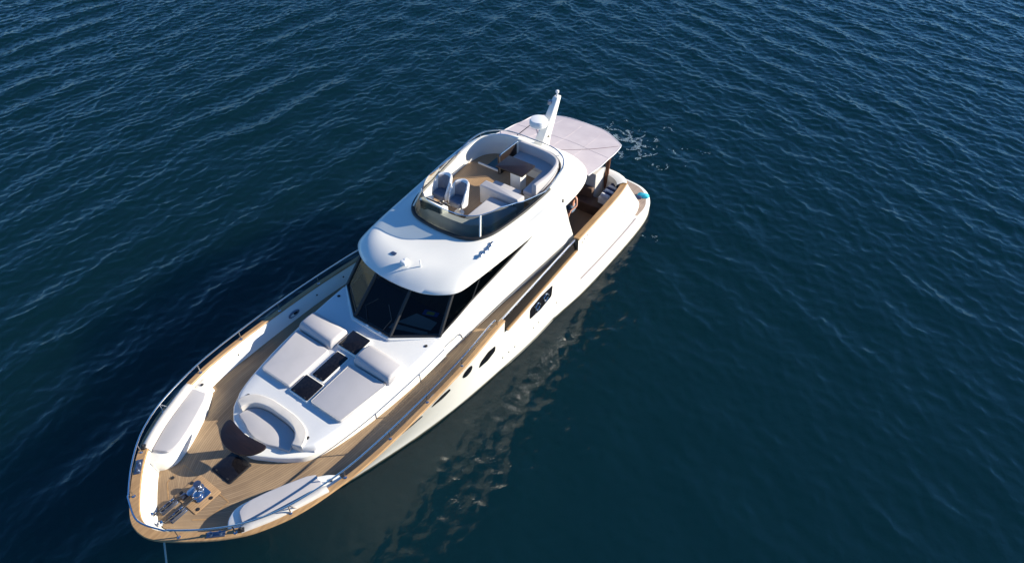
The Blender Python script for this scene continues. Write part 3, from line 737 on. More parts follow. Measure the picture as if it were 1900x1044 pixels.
# glass
def quadglass(bm, base, top, th=.0):
    n = len(base); a = [bm.verts.new(p) for p in base]; b = [bm.verts.new(p) for p in top]
    for i in range(n - 1): bm.faces.new((a[i], a[i + 1], b[i + 1], b[i]))
WB = [(-4.98,.68,2.70),(-5.80,1.80,2.69)]; WT = [(-6.22,.62,3.80),(-6.74,1.66,3.80)]
zz0 = 0
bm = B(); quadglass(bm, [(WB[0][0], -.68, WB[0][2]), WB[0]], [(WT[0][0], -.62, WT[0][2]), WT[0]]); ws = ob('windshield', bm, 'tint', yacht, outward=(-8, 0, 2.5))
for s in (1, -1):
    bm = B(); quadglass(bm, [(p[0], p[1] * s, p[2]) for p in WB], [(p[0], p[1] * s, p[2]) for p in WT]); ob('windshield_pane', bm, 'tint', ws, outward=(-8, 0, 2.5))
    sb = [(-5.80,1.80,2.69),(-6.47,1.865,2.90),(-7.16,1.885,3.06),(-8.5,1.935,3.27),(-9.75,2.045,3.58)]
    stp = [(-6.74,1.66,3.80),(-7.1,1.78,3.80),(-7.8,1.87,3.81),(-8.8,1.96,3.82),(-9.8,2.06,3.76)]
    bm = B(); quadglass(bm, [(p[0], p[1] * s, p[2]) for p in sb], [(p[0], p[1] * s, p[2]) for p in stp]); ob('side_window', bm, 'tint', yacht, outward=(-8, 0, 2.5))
    # mullions
    for a, b, wd in ((WB[0], WT[0], .055), (WB[1], WT[1], .06), ((-7.15,1.885,3.05), (-7.75,1.87,3.80), .03)):
        bm = B(); tube(bm, [(a[0] + .01, a[1] * s, a[2]), (b[0] + .01, b[1] * s, b[2])], wd, 6); ob('mullion', bm, 'blackm', ws)
    bm = B(); tube(bm, [(p[0] + .012, (p[1] + .004) * s, p[2] + .012) for p in WB + sb[1:]], .035, 6); ob('window_frame', bm, 'blackm', ws)
    # wiper
    bm = B(); tube(bm, [(-4.95, .25 * s + .1, 2.69), (-5.3, .5 * s, 2.99), (-5.55, .2 * s, 3.22)], .014, 6); ob('wiper', bm, 'blackm', ws)
    bm = B(); box(bm, -4.99, -4.90, .25 * s + .06, .25 * s + .15, 2.64, 2.72, .015); ob('wiper_motor', bm, 'white', ws)
bm = B(); tube(bm, [(WB[0][0] + .012, -.68, 2.712), (WB[0][0] + .012, .68, 2.712)], .035, 6); ob('window_frame', bm, 'blackm', ws)
# white sill moulding in front of the glass
bm = B(); sill = [(-5.95, -1.90), (-4.90, -.74), (-4.90, .74), (-5.95, 1.90), (-6.4, 1.90), (-6.4, -1.90)]
slab(bm, rpoly([(-6.3, -1.86), (-5.74, -1.86), (-4.86, -.73), (-4.86, .73), (-5.74, 1.86), (-6.3, 1.86)], .05), 2.5, 2.69, .03, 3); ob('windshield_sill', bm, 'gel', yacht)
# saloon seen through the glass
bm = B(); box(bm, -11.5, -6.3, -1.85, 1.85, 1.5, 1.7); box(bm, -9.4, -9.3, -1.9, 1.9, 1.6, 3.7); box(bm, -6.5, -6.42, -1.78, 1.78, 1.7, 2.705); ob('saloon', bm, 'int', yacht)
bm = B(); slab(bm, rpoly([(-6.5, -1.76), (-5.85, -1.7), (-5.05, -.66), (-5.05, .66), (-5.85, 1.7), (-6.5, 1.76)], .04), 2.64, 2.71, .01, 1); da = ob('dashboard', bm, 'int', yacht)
bm = B(); slab(bm, rpoly([(-5.52, .48), (-6.08, .70), (-6.14, 1.42), (-5.80, 1.46)], .02), 2.71, 2.722, .003, 1); solo('dash_cloth', bm, 'dash', (-5.7, 1, 2.71), 'large pale grey cloth on the dashboard beside the blue folder', 'cloth')
bm = B(); slab(bm, rpoly([(-5.20, .42), (-5.40, .40), (-5.70, 1.44), (-5.62, 1.50)], .02), 2.71, 2.722, .003, 1); solo('dash_cloth', bm, 'dash', (-5.4, 1, 2.71), 'narrow pale grey cloth on the dashboard right against the windshield', 'cloth')
bm = B(); slab(bm, [(-6.15, .85), (-6.30, 1.28), (-6.46, 1.24), (-6.34, .80)], 2.712, 2.735, .004, 1); bc = solo('chart_folder', bm, 'blue', (-6.3, 1.05, 2.71), 'blue folder with a yellow cover lying on the dashboard', 'folder')
bm = B(); slab(bm, [(-6.20, .95), (-6.28, 1.17), (-6.40, 1.14), (-6.32, .92)], 2.735, 2.739, .001, 1); ob('yellow_cover', bm, 'yellow', bc)
bm = B(); box(bm, -11.68, -11.6, -2.1, 2.1, 1.2, 3.84); ob('saloon_door', bm, 'black', yacht)

# ------------------------------------------------------------------ hardtop with flybridge
O_ = [(-5.87,0,3.80),(-5.9,.5,3.80),(-6.03,1.12,3.80),(-6.32,1.64,3.81),(-6.66,1.91,3.82),(-7.3,2.02,3.84),(-8.3,2.11,3.85),(-9.5,2.20,3.86),(-11,2.27,3.90),(-12.4,2.25,3.95),(-13.25,2.02,3.98),(-13.75,1.55,4.0),(-13.98,.85,4.02),(-14.02,0,4.02)]
M_ = [(-6.9,0,4.08),(-6.92,.42,4.08),(-7.02,.95,4.08),(-7.22,1.38,4.09),(-7.55,1.64,4.10),(-8.1,1.78,4.11),(-9.0,1.89,4.13),(-10.0,1.98,4.17),(-11.1,2.07,4.26),(-12.3,2.02,4.32),(-12.95,1.76,4.26),(-13.3,1.33,4.22),(-13.48,.75,4.2),(-13.52,0,4.2)]
I_ = [(-8.02,0,4.19),(-8.04,.38,4.19),(-8.09,.78,4.19),(-8.22,1.10,4.19),(-8.5,1.36,4.20),(-9,1.54,4.22),(-10,1.68,4.27),(-10.8,1.76,4.36),(-11.5,1.80,4.47),(-12.25,1.70,4.58),(-12.65,1.43,4.62),(-12.87,1.05,4.64),(-12.95,.6,4.64),(-12.95,0,4.64)]
Of, Mf, If = (mirror(cr(k, 8)) for k in (O_, M_, I_))
def lerp3(a, b, t, tz=None): 
    tz = t if tz is None else tz
    return [(p[0] + (q[0] - p[0]) * t, p[1] + (q[1] - p[1]) * t, p[2] + (q[2] - p[2]) * tz) for p, q in zip(a, b)]
bm = B()
rings = [[(x, y, z - .05) for (x, y), z in zip(inset([p[:2] for p in Of], .22), [p[2] for p in Of])], [(x, y, z - .05) for (x, y), z in zip(inset([p[:2] for p in Of], .05), [p[2] for p in Of])], [(p[0], p[1], p[2] - .02) for p in Of], Of]
for k in range(1, 9):
    t = k / 8; rings.append(lerp3(Of, Mf, t, 1 - (1 - t) ** 2.2))
for k in range(1, 7):
    t = k / 6; rings.append(lerp3(Mf, If, t, .35 * t + .65 * t * t))
V = loft(bm, rings, True, True, False)
top_rings = If
roof = ob('hardtop', bm, 'gel', yacht, sharp=60)
# flybridge tub
In2 = inset([p[:2] for p in If], .10); In3 = inset([p[:2] for p in If], .16)
bm = B(); loft(bm, [If, [(x, y, p[2] + .03) for (x, y), p in zip(inset([p[:2] for p in If], .02), If)], [(x, y, p[2] + .03) for (x, y), p in zip(In2, If)], [(x, y, 3.94) for x, y in In3]], True)
tub = ob('flybridge_coaming', bm, 'gel', roof, sharp=50)
bm = B(); bm.faces.new([bm.verts.new((x, y, 3.955)) for x, y in inset([p[:2] for p in If], .14)]); ob('flybridge_sole', bm, 'teak2', roof)
# smoked windscreen following the coaming, tapering to points aft
gl = []
half_I = cr(I_, 8)
def ghe(x): return .58 if x > -9.2 else max(0.0, .58 * (-11.35 - x) / (-11.35 + 9.2))
sel = [p for p in half_I if p[0] > -11.35]
hf = [(p[0] - .01, p[1] - .01, p[2] + .028) for p in sel]
ht = [(p[0] - .30 * ghe(p[0]) / .58 * (1 if p[0] > -8.6 else max(.25, 1 - (-8.6 - p[0]))), p[1] - (.20 if p[0] > -10 else .14) * ghe(p[0]) / .58 * min(1, p[1] / 1.0), p[2] + .028 + ghe(p[0])) for p in sel]
bm = B(); fullb = [(p[0], -p[1], p[2]) for p in reversed(hf[1:])] + hf; fullt = [(p[0], -p[1], p[2]) for p in reversed(ht[1:])] + ht
loft(bm, [fullb, fullt], False); scr = ob('windscreen', bm, 'smoke', roof, outward=(-10, 0, 4))
bm = B(); tube(bm, [(p[0] + .012, p[1], p[2] + .01) for p in fullb], .055, 6); ob('windscreen_frame', bm, 'blackm', roof)
bm = B(); tube(bm, fullt, .012, 6); ob('windscreen_trim', bm, 'steel', roof)
for s in (1, -1):
    i = min(range(len(hf)), key=lambda k: abs(hf[k][0] + 8.42) + abs(hf[k][1] - 1.28))
    a, b = hf[i], ht[i]; bm = B(); tube(bm, [(a[0] + .02, a[1] * s, a[2]), (b[0] + .02, b[1] * s, b[2])], .03, 6); ob('screen_post', bm, 'gel', roof)
# rail round the aft part of the flybridge
rp = [(p[0], p[1] - .03, p[2] + .03 + .13 * min(1, max(0, (-10.8 - p[0]) / 1.0))) for p in half_I if p[0] < -9.4]
rp2 = rp + [(p[0], -p[1], p[2]) for p in reversed(rp[:-1])]
bm = B(); tube(bm, rp2, .022, 8); ob('flybridge_rail', bm, 'steel', roof)
for s in (1, -1):
    for xx in (-11.2, -12.3, -12.8):
        p = min(rp, key=lambda q: abs(q[0] - xx)); bm = B(); tube(bm, [(p[0], p[1] * s, p[2] - .14), (p[0], p[1] * s, p[2])], .016, 6); ob('rail_post', bm, 'steel', roof)
# helm console and front dash
dz = [p[:2] for p in cr(I_, 8) if p[0] > -8.55]
def dash_ring(d, z, back):
    q_ = sorted([q for q in inset([p[:2] for p in If], .14) if q[0] > -8.60], key=lambda q: q[1])
    f = [(q[0] - d, q[1] * (1 - .10 * d / .3), z) for q in q_]; b = [(q[0] - back, q[1] * .76, z) for q in reversed(q_)]
    return f + b
bm = B(); loft(bm, [dash_ring(0, 3.95, .44), dash_ring(.10, 4.30, .44), dash_ring(.17, 4.45, .43), dash_ring(.20, 4.475, .41)], True, True, True); ob('flybridge_dash', bm, 'gel', roof)
bm = B(); slab(bm, rpoly([(-8.42, -1.0), (-8.40, -.12), (-8.68, -.08), (-8.72, -1.02)], .05), 3.96, lambda x, y: 4.68 + .35 * min(0, x + 8.45), .03, 3); hc = ob('helm_console', bm, 'gel', roof)
bm = B(); box(bm, -8.412, -8.38, -.94, -.16, 4.36, 4.65, .01); ob('console_back_panel', bm, 'black', hc)
bm = B(); box(bm, -8.64, -8.52, -.90, -.25, 4.61, 4.64, .008, 2, Matrix.Identity(4)); ob('instrument_panel', bm, 'black', hc)
bm = B(); q = Vector((-.75, 0, .66)).normalized(); cw = Vector((-8.82, -.30, 4.52)); s1 = Vector((0, 1, 0)); s2 = q.cross(s1)
tube(bm, [tuple(cw + (s1 * math.cos(a_) + s2 * math.sin(a_)) * .19) for a_ in np.linspace(0, 2 * math.pi, 25)[:-1]], .016, 8, True)
for a_ in (0, 2.1, 4.2): tube(bm, [tuple(cw), tuple(cw + (s1 * math.cos(a_) + s2 * math.sin(a_)) * .19)], .012, 6)
tube(bm, [tuple(cw), tuple(cw - q * .18)], .03, 8); ob('steering_wheel', bm, 'blackm', hc)
# teal sheet in place of the open stairwell, and the dark guard beside it
bm = B(); slab(bm, rrect(-12.45, -11.78, -1.05, -.5, .03), 3.95, 3.972, .004, 1); ob('stair_opening_sheet', bm, mat('stairwell_teal', (.01, .10, .13), .15), roof)
bm = B(); box(bm, -11.80, -11.74, -1.35, -.5, 3.96, 4.02, .01); ob('stair_coaming', bm, 'gel', roof)
bm = B(); box(bm, -12.62, -11.66, -.46, -.36, 3.96, 4.66, .015); sg = ob('stair_guard', bm, 'table', roof)
bm = B(); tube(bm, [(-11.62, -.34, 4.0), (-11.62, -.34, 4.7), (-11.7, -.34, 4.75), (-12.62, -.34, 4.75)], .022, 8); ob('guard_rail', bm, 'steel', sg)

# flybridge furniture
def chair(y, lab):
    x = -9.27; t = thing('helm_chair', (x, y, 3.955), lab, 'chair', 'helm chairs on the flybridge')
    bm = B(); lathe(bm, [(.16, 0), (.16, .02), (.06, .05), (.05, .34), (.12, .37)], (x, y, 3.955), 18); ob('pedestal', bm, 'white', t)
    bm = B(); slab(bm, rrect(x - .20, x + .24, y - .22, y + .22, .09), 4.33, 4.50, .06, 4); ob('seat', bm, 'seat_shade', t)
    # curved shell back with arms, white outside
    n = 17; rings = []
    for i in range(n):
        a_ = R(-118 + 236 * i / (n - 1)); ca, sa = math.cos(a_), math.sin(a_); k = abs(a_) / R(118)
        top = 4.97 - .50 * max(0, (k - .45) / .55) ** 1.3 if k > .45 else 4.97 - .04 * k
        ox, oy = x + .02 - .30 * ca, y + .305 * sa; lx, ly = x + .02 - .245 * ca, y + .25 * sa; tl = -.16 * max(0, ca)
        rings.append([(ox, oy, 4.32), (ox + tl, oy, top - .05), (ox + tl + .02 * ca, oy - .02 * sa, top), (lx + tl, ly, top), (lx + tl * .6, ly, top - .05), (lx, ly, 4.36)])
    bm = B(); loft(bm, rings, True, True, True); ob('shell', bm, 'white', t, sharp=50)
    rings = []
    for i in range(9):
        a_ = R(-62 + 124 * i / 8); ca, sa = math.cos(a_), math.sin(a_); lx, ly = x + .02 - .24 * ca, y + .245 * sa; k = .8 if i in (0, 8) else 1
        rings.append([(lx, ly, 4.48), (lx + .05 * ca * k, ly - .05 * sa * k, 4.50), (lx - .14 * ca + .06 * ca * k, ly - .05 * sa * k, 4.90), (lx - .14 * ca, ly, 4.92)])
    bm = B(); loft(bm, rings, True, True, True); ob('back_cushion', bm, 'seat_shade', t, sharp=50)
chair(-.85, 'white bucket helm chair nearer the outer side of the flybridge'); chair(-.19, 'white bucket helm chair beside the grey sunpad behind the steering wheel')
ft = thing('flybridge_table', (-11.45, .4, 3.955), 'square dark brown table on a white pedestal on the flybridge', 'table')
bm = B(); slab(bm, rrect(-11.84, -11.10, -.13, .90, .03), 4.66, 4.705, .01, 2); ob('tabletop', bm, 'table', ft)
bm = B(); slab(bm, rrect(-11.60, -11.26, .33, .72, .02), 3.955, 4.665, .005, 1); ob('pedestal', bm, 'gel', ft)
rim = inset([p[:2] for p in If], .17)
def rim_y(x): 
    c_ = [q for q in rim if q[1] > 0]; c_.sort(key=lambda q: -q[0]); 
    return float(np.interp(-x, [-q[0] for q in c_], [q[1] for q in c_]))
# sunpad forward
pad = [(-8.72, .47), (-10.02, .47)] + [(x, rim_y(x) - .01) for x in (-10.02, -9.7, -9.4, -9.1, -8.9, -8.72)]
sp2 = thing('flybridge_sunpad', (-9.4, .9, 3.96), 'large grey sunpad on a white base behind the flybridge windscreen, beside the helm', 'sunpad')
bm = B(); slab(bm, inset(rpoly(pad, .06), .03), 3.96, 4.30, .02, 2); ob('base', bm, 'gel', sp2)
bm = B(); slab(bm, rpoly(pad, .05), 4.30, 4.42, .03, 3); ob('cushion', bm, 'grey', sp2)
# forward bench: backrest and seat facing the table
bp_ = [(-10.08, .0), (-10.42, .0), (-10.42, 1.47), (-10.08, 1.44)]
bm = B(); slab(bm, rpoly(bp_, .04), 3.96, 4.62, .05, 3); fbn = thing('flybridge_bench', (-10.45, .6, 3.96), 'short grey bench with a thick backrest between the sunpad and the flybridge table', 'bench'); ob('backrest', bm, 'grey', fbn)
bp_ = [(-10.43, .06), (-10.86, .06), (-10.86, 1.05), (-10.43, 1.05)]
bm = B(); slab(bm, rpoly(bp_, .04), 3.96, 4.38, .03, 3); ob('seat', bm, 'grey', fbn)
us = [(-10.87, 1.08), (-12.10, 1.0), (-12.14, -.26), (-12.66, -.26)] + [(-12.68, .5), (-12.62, 1.0), (-12.45, 1.30), (-12.15, 1.44), (-11.6, 1.50), (-11.2, 1.48), (-10.87, 1.44)]
csf = thing('corner_sofa', (-12, 1, 3.96), 'L-shaped grey corner sofa with curved backrest along the aft rail of the flybridge', 'sofa')
bm = B(); slab(bm, inset(rpoly(us, .06), .03), 3.96, 4.27, .01, 1); ob('base', bm, 'gel', csf)
bm = B(); slab(bm, rpoly(us, .05), 4.27, 4.40, .03, 3); ob('seat_cushion', bm, 'grey', csf)
inn = cr([(-12.64, -.30), (-12.65, .4), (-12.58, .95), (-12.42, 1.24), (-12.12, 1.38), (-11.6, 1.45), (-10.9, 1.40)], 4)
out_ = cr([(-12.80, -.30), (-12.80, .45), (-12.73, 1.0), (-12.52, 1.34), (-12.17, 1.52), (-11.6, 1.62), (-10.9, 1.56)], 4)
bm = B(); slab(bm, out_ + list(reversed(inn)), 4.3, 4.74, .05, 3); ob('backrest', bm, 'grey', csf)

# hardtop fittings
def nrm(x, y): return 4.0
sl2 = bpy.data.objects
bm = B(); lathe(bm, [(.07, 0), (.08, .03), (.05, .06), (.09, .09), (.10, .16), (.08, .2), (.03, .22)], (-6.48, .12, 3.99), 20); box(bm, -6.46, -6.34, .02, .22, 4.07, 4.2, .03); ob('searchlight', bm, 'white', roof)
bm = B(); tube(bm, [(-6.62, .55, 3.98), (-6.62, .55, 4.30)], .018, 8); lathe(bm, [(.045, 0), (.045, .02), (.02, .03)], (-6.62, .55, 4.0), 12); ob('short_aerial', bm, 'white', roof)
bm = B(); slab(bm, rrect(-6.66, -6.54, -.54, -.36, .03), 3.98, 4.07, .01, 2); ob('camera_dome', bm, 'dsteel', roof)
for x, y in ((-7.92, 1.72), (-8.12, 1.72), (-8.30, 1.72), (-8.48, 1.66)):
    bm = B(); lathe(bm, [(.045, -.05), (.05, .0), (.03, .05), (.025, .12), (.0, .13)], (x, y, 4.16), 14, (1, .3, .1)); lathe(bm, [(.02, -.06), (.02, .0)], (x, y, 4.15), 10); ob('air_horn', bm, 'steel', roof)
bm = B(); lathe(bm, [(.06, -.05), (.06, .03), (.03, .04)], (-11.45, 2.20, 4.12), 14, (0, .7, .7)); ob('fuel_vent', bm, 'blackm', roof)

# mast with radar, raked aft
bm = B()
def mring(x, z, lx, ly): return [(x + lx / 2, -ly * .35, z), (x + lx / 2, ly * .35, z), (x + lx * .3, ly / 2, z), (x - lx / 2, ly * .42, z), (x - lx / 2, -ly * .42, z), (x + lx * .3, -ly / 2, z)]
loft(bm, [mring(-13.48, 4.15, .52, .46), mring(-13.64, 4.5, .44, .40), mring(-14.05, 5.1, .34, .31), mring(-14.42, 5.66, .24, .22), mring(-14.45, 5.70, .20, .18)], True, True, True)
mast = ob('mast', bm, 'gel', roof, sharp=30)
bm = B(); box(bm, -13.95, -13.3, -.10, .10, 5.0, 5.06, .01); ob('radar_bracket', bm, 'gel', mast)
bm = B(); lathe(bm, [(.24, 0), (.295, .03), (.305, .08), (.30, .20), (.275, .245), (.2, .26), (.05, .268)], (-13.42, -.05, 5.06), 32); ob('radar_dome', bm, 'white', mast)
bm = B(); lathe(bm, [(.03, 0), (.03, .12), (.06, .14), (.06, .2), (.02, .22)], (-14.44, 0, 5.7), 14); ob('masthead_light', bm, 'white', mast)
bm = B(); box(bm, -14.28, -14.16, -.2, -.06, 5.45, 5.60, .02); ob('mast_horn', bm, 'dsteel', mast)
bm = B(); lathe(bm, [(.035, 0), (.035, .03)], (-13.66, .21, 4.62), 10, (0, 1, .2)); ob('mast_lamp', bm, 'blackm', mast)
bm = B(); tube(bm, [(-12.96, -.60, 4.72), (-13.3, -.27, 5.08)], .014, 6); ob('whip_aerial', bm, 'blackm', roof)

# ------------------------------------------------------------------ awning over the cockpit
aw_s = cr([(-13.3, 2.05, 3.96), (-14.2, 2.02, 3.83), (-15.1, 1.96, 3.71), (-15.75, 1.90, 3.62), (-15.98, 1.83, 3.60), (-16.12, 1.70, 3.595), (-16.4, 1.25, 3.60), (-16.58, .7, 3.62), (-16.64, 0, 3.63)], 5)
bm = B(); NR = 14; rows = []
ce = [(-13.3 + (p[0] + 13.3) * 1.0, 0, p[2]) for p in aw_s]
grid = []
side = [p for p in aw_s]
for i, p in enumerate(side):
    # fan from the front centre line to the outline
    row = []
    t_ = i / (len(side) - 1); cxp = -13.3 - (3.34) * t_
    for k in range(-NR, NR + 1):
        f_ = abs(k) / NR; x = cxp + (p[0] - cxp) * f_; y = p[1] * f_ * (1 if k >= 0 else -1)
        z = 3.96 + (p[2] - 3.96) * 1.0 if False else 4.0 - .125 * (-13.3 - x) * .9 - .05 * (abs(y) / 2) ** 2 - .05 * math.sin(math.pi * min(1, max(0, (-13.3 - x) / 3.3))) * (1 - .4 * f_) + .012 * math.sin(x * 5 + y * 3)
        row.append((x, y, z))
    grid.append(row)
Vg = [[bm.verts.new(q) for q in r] for r in grid]
for a, b in zip(Vg, Vg[1:]):
    for k in range(2 * NR):
        try: bm.faces.new((a[k], a[k + 1], b[k + 1], b[k]))
        except ValueError: pass
bmesh.ops.remove_doubles(bm, verts=bm.verts, dist=.0005)
r_ = bmesh.ops.extrude_face_region(bm, geom=bm.faces[:]); bmesh.ops.translate(bm, verts=[g for g in r_['geom'] if isinstance(g, bmesh.types.BMVert)], vec=(0, 0, .015))
awn = ob('awning', bm, 'awn', yacht, sharp=60)
def awz(x, y): return 4.0 - .125 * (-13.3 - x) * .9 - .05 * (abs(y) / 2) ** 2 - .05 * math.sin(math.pi * min(1, max(0, (-13.3 - x) / 3.3))) * (1 - .4 * min(1, abs(y) / 2)) + .012 * math.sin(x * 5 + y * 3) + .018
for a, b in (((-14.0, .15), (-15.85, 1.80)), ((-14.0, -.15), (-15.85, -1.80))):
    bm = B(); tube(bm, [(a[0] + (b[0] - a[0]) * t, a[1] + (b[1] - a[1]) * t + .1 * math.sin(t * 3.14) * (1 if b[1] > 0 else -1), awz(a[0] + (b[0] - a[0]) * t, a[1] + (b[1] - a[1]) * t)) for t in np.linspace(0, 1, 16)], .010, 6); ob('awning_seam', bm, 'seam', awn)
for yy in (-1.0, 0.0, 1.0):
    bm = B(); tube(bm, [(x, yy * (1 - .05 * (-13.4 - x)), awz(x, yy * (1 - .05 * (-13.4 - x))) - .003) for x in np.linspace(-13.5, -16.3, 20)], .008, 5); ob('panel_seam', bm, 'awn', awn)
bm = B(); tube(bm, [(-14.9 - .1 * math.cos(y_), y_, awz(-14.9 - .1 * math.cos(y_), y_) - .003) for y_ in np.linspace(-1.93, 1.93, 24)], .008, 5); ob('panel_seam', bm, 'awn', awn)
bm = B(); tube(bm, [(p[0], p[1], awz(p[0], p[1]) - .01) for p in aw_s] + [(p[0], -p[1], awz(p[0], p[1]) - .01) for p in reversed(aw_s[:-1])], .018, 6); ob('awning_hem', bm, mat('awning_hem', (.68, .64, .65), .8), awn)
for s in (1, -1):
    bm = B(); tube(bm, [(-16.08, 1.36 * s, 1.2), (-16.08, 1.36 * s, 3.6)], .02, 8); ob('awning_pole', bm, 'steel', awn)

# ------------------------------------------------------------------ cockpit
bm = B(); slab(bm, rrect(-15.98, -15.32, .35, 1.30, .04), 1.19, 2.55, .03, 3); ob('cockpit_cabinet', bm, 'cream', yacht)
bm = B(); rings = []
for z, k in ((1.6, .85), (1.9, 1.0), (2.4, .8), (2.9, 1.0), (3.35, 1.1), (3.52, .9)):
    rings.append([(-16.08 + (.10 + .025 * math.sin(5 * a_ + z)) * k * math.cos(a_), 1.36 + (.075 + .025 * math.cos(4 * a_)) * k * math.sin(a_), z) for a_ in np.linspace(0, 2 * math.pi, 31)[:-1]])
loft(bm, rings, True, True, True); solo('curtain', bm, 'brown', (-16.08, 1.36, 1.6), 'gathered brown curtain hanging under the awning beside the white cabinet', 'curtain')
bm = B(); slab(bm, rpoly([(-15.05, 1.6), (-15.05, 2.18), (-16.0, 2.05), (-16.0, 1.6)], .05), 1.19, 1.86, .04, 3); ob('stern_locker', bm, 'gel', yacht)
NT = 7
for i in range(NT):
    x = -15.16 - i * .145; bm = B(); rings = []
    ln = .36; prof = [(.06, 0), (.082, .01), (.088, .05), (.088, ln - .05), (.082, ln - .01), (.06, ln)]
    lathe(bm, [(r2 * (.95 + .1 * random.random()), z) for r2, z in prof], (x, 1.66 + .02 * random.random() , 1.945), 14, (.12, 1, 0))
    for vtx in bm.verts: vtx.co.z = max(vtx.co.z, 1.862) 
    solo('rolled_towel', bm, 'towel' if i % 2 == 0 else 'navy', (x, 1.85, 1.86), ('white' if i % 2 == 0 else 'shade-coloured blue') + ' rolled towel in the row on the stern locker inside the teak cap', 'towel', 'rolled towels on the stern locker: ' + ('white ones' if i % 2 == 0 else 'shade-coloured ones'))  # every second roll is navy: the blue shade between lit rolls, as colour
ct = thing('cockpit_table', (-14.0, .15, 1.2), 'dark wooden table in the shaded aft cockpit', 'table')
bm = B(); slab(bm, rrect(-14.6, -13.3, -.35, .62, .05), 1.88, 1.93, .01, 2); ob('tabletop', bm, 'table', ct)
bm = B(); slab(bm, rrect(-14.1, -13.8, 0, .3, .03), 1.2, 1.881, .01, 1); ob('pedestal', bm, 'table', ct)
cs_ = thing('cockpit_sofa', (-15, .6, 1.2), 'dark brown sofa in the shaded aft cockpit', 'sofa')
bm = B(); slab(bm, rrect(-15.3, -14.75, -1.6, 1.85, .06), 1.2, 1.62, .04, 3); ob('seat', bm, 'sofa', cs_)
bm = B(); slab(bm, rrect(-15.31, -15.1, -1.6, 1.3, .05), 1.6, 2.02, .05, 3); ob('backrest', bm, 'sofa', cs_)

# person sitting in the cockpit
def skin_obj(name, nodes, edges, m, parent, off, root=0, sub=2):
    me = bpy.data.meshes.new(name); me.from_pydata([tuple(Vector(n[0]) - Vector(off)) for n in nodes], edges, [])
    o = bpy.data.objects.new(name, me); COL.objects.link(o)
    OFF[o.as_pointer()] = Vector(off)
    if parent: o.parent = parent
    else: o.location = off
    md = o.modifiers.new('skin', 'SKIN'); md.use_smooth_shade = True
    for i, n in enumerate(nodes):
        r_ = n[1]; me.skin_vertices[0].data[i].radius = (r_, r_) if not isinstance(r_, tuple) else r_
        me.skin_vertices[0].data[i].use_root = (i == root)
    sd = o.modifiers.new('sub', 'SUBSURF'); sd.levels = sub; sd.render_levels = sub
    me.materials.append(M[m]); return o
PO = (-14.12, 1.0, 1.0)
def pv(x, y, z): return (PO[0] + x, PO[1] + y, z)
nodes = [(pv(0, 0, 1.76), (.15, .12)), (pv(-.03, 0, 1.95), (.13, .10)), (pv(-.05, 0, 2.14), (.15, .10)), (pv(-.04, 0, 2.25), (.06, .06)), (pv(-.01, 0, 2.33), (.055, .055)), (pv(.01, .0, 2.43), (.085, .095)), (pv(.01, 0, 2.51), (.07, .08)),
         # hips, knees, ankles, toes
         (pv(.10, .12, 1.74), .085), (pv(.48, .20, 1.80), .06), (pv(.60, .22, 1.34), .045), (pv(.72, .24, 1.25), .035),
         (pv(.10, -.12, 1.74), .085), (pv(.48, -.10, 1.78), .06), (pv(.55, -.14, 1.34), .045), (pv(.68, -.15, 1.25), .035),
         # arms: one reaching to the table, one resting on the knee
         (pv(-.04, -.20, 2.16), .055), (pv(.14, -.30, 1.96), .042), (pv(.40, -.38, 1.97), .03),
         (pv(-.04, .20, 2.16), .055), (pv(.10, .30, 1.94), .042), (pv(.36, .24, 1.88), .03)]
edges = [(0, 1), (1, 2), (2, 3), (3, 4), (4, 5), (5, 6), (0, 7), (7, 8), (8, 9), (9, 10), (0, 11), (11, 12), (12, 13), (13, 14), (2, 15), (15, 16), (16, 17), (2, 18), (18, 19), (19, 20)]
def hand(nodes, edges, wrist, d, side):
    d = Vector(d).normalized(); s_ = Vector(side).normalized(); w0 = Vector(nodes[wrist][0]); n0 = len(nodes)
    nodes.append((tuple(w0 + d * .06), (.035, .018))); edges.append((wrist, n0))
    for k, (o1, ln) in enumerate(((-.03, .07), (-.01, .085), (.01, .08), (.03, .06))):
        a = len(nodes); nodes.append((tuple(w0 + d * (.09) + s_ * o1), .010)); nodes.append((tuple(w0 + d * (.09 + ln * .6) + s_ * o1 * 1.15 + Vector((0, 0, -.008))), .009)); nodes.append((tuple(w0 + d * (.09 + ln) + s_ * o1 * 1.15 + Vector((0, 0, -.028))), .008))
        edges += [(n0, a), (a, a + 1), (a + 1, a + 2)]
    a = len(nodes); nodes.append((tuple(w0 + d * .05 + s_ * .045), .011)); nodes.append((tuple(w0 + d * .09 + s_ * .07 + Vector((0, 0, -.01))), .009)); edges += [(n0, a), (a, a + 1)]
hand(nodes, edges, 17, (1, -.2, -.05), (0, 1, 0)); hand(nodes, edges, 20, (1, -.1, -.35), (0, -1, 0))
per = skin_obj('person', nodes, edges, 'skin', None, PO)
tag(per, 'person in blue shorts with blond hair sitting in the shaded cockpit, one arm reaching forward', 'person')
bm = B()
bmesh.ops.create_icosphere(bm, subdivisions=3, radius=1)
for vtx in bm.verts:
    c = vtx.co; c.x, c.y, c.z = c.x * .115 - .02, c.y * .11, c.z * .125 + .02
    n_ = .012 * math.sin(c.x * 90) * math.cos(c.y * 80); c.x += n_ - (.03 if c.z < 0 else 0); c.y *= 1 + n_
    if c.x > .045 and c.z < .06: c.x = .045
    c += Vector(pv(.0, 0, 2.475))
h_ = ob('hair', bm, 'hair', per, sharp=80)
for s in (1, -1):
    bm = B(); bmesh.ops.create_icosphere(bm, subdivisions=2, radius=.011, matrix=Matrix.Translation(pv(.095, .033 * s, 2.45))); ob('eye', bm, 'blackm', per)
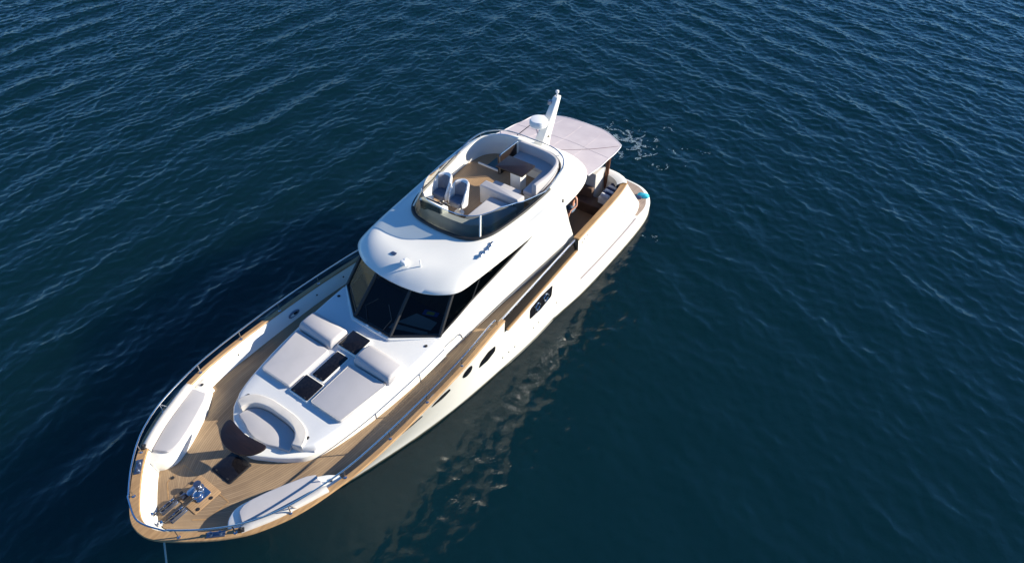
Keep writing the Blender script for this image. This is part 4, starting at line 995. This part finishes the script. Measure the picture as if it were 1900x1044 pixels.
bm = B(); lathe(bm, [(.016, 0), (.012, .02), (.004, .035)], pv(.085, 0, 2.425), 10, (1, 0, .1)); ob('nose', bm, 'skin', per)
bm = B(); box(bm, PO[0] + .088, PO[0] + .098, PO[1] - .022, PO[1] + .022, 2.388, 2.398, .003); ob('mouth', bm, mat('lips', (.32, .10, .09), .5), per)
bm = B()
lathe(bm, [(.17, -.05), (.185, .02), (.175, .10), (.15, .14)], pv(0, 0, 1.74), 20)
for s in (.14, -.12): tube(bm, [pv(.02, s * .8, 1.74), pv(.15, s, 1.745), pv(.34, s * 1.15, 1.785)], .1, 12, rs=[.115, .11, .095])
ob('shorts', bm, 'short', per)

# turquoise float and dark bag on the swim platform
bm = B(); rings = []
for t, wv, h_ in ((0, .04, .03), (.08, .12, .09), (.25, .15, .12), (.6, .15, .12), (.85, .13, .10), (.97, .07, .06), (1, .03, .03)):
    c = Vector((-17.80 - .18 * t, 1.98 + .45 * t, .455)); d = Vector((.9, .36, 0)).normalized()
    rings.append([tuple(c + d * wv * math.cos(a_) + Vector((0, 0, h_ * max(0, math.sin(a_)) * (1 + .15 * math.sin(7 * t + 3 * a_))))) for a_ in np.linspace(0, 2 * math.pi, 21)[:-1]])
loft(bm, rings, True, True, True); solo('swim_towel', bm, 'turq', (-17.9, 2.2, .45), 'crumpled turquoise towel lying on the swim platform', 'towel')
bm = B(); rings = []
for t, wv, h_ in ((0, .03, .03), (.1, .09, .08), (.5, .10, .10), (.9, .08, .07), (1, .03, .03)):
    c = Vector((-17.62 - .12 * t, 1.98 + .24 * t, .455)); d = Vector((.9, .36, 0)).normalized()
    rings.append([tuple(c + d * wv * math.cos(a_) + Vector((0, 0, h_ * max(0, math.sin(a_))))) for a_ in np.linspace(0, 2 * math.pi, 17)[:-1]])
loft(bm, rings, True, True, True); solo('dark_bag', bm, 'navy', (-17.68, 2.1, .45), 'small dark navy bag beside the turquoise towel on the swim platform', 'bag')
# anchor line
bm = B(); tube(bm, [(2.16, .18, 1.9), (2.5, .45, 1.3), (2.9, .8, .3), (3.1, 1.0, -.3)], .022, 8)
lnk = solo('anchor_line', bm, 'rope', (2.16, .18, -.3), 'pale blue-green anchor line running from the bow down into the water', 'rope')
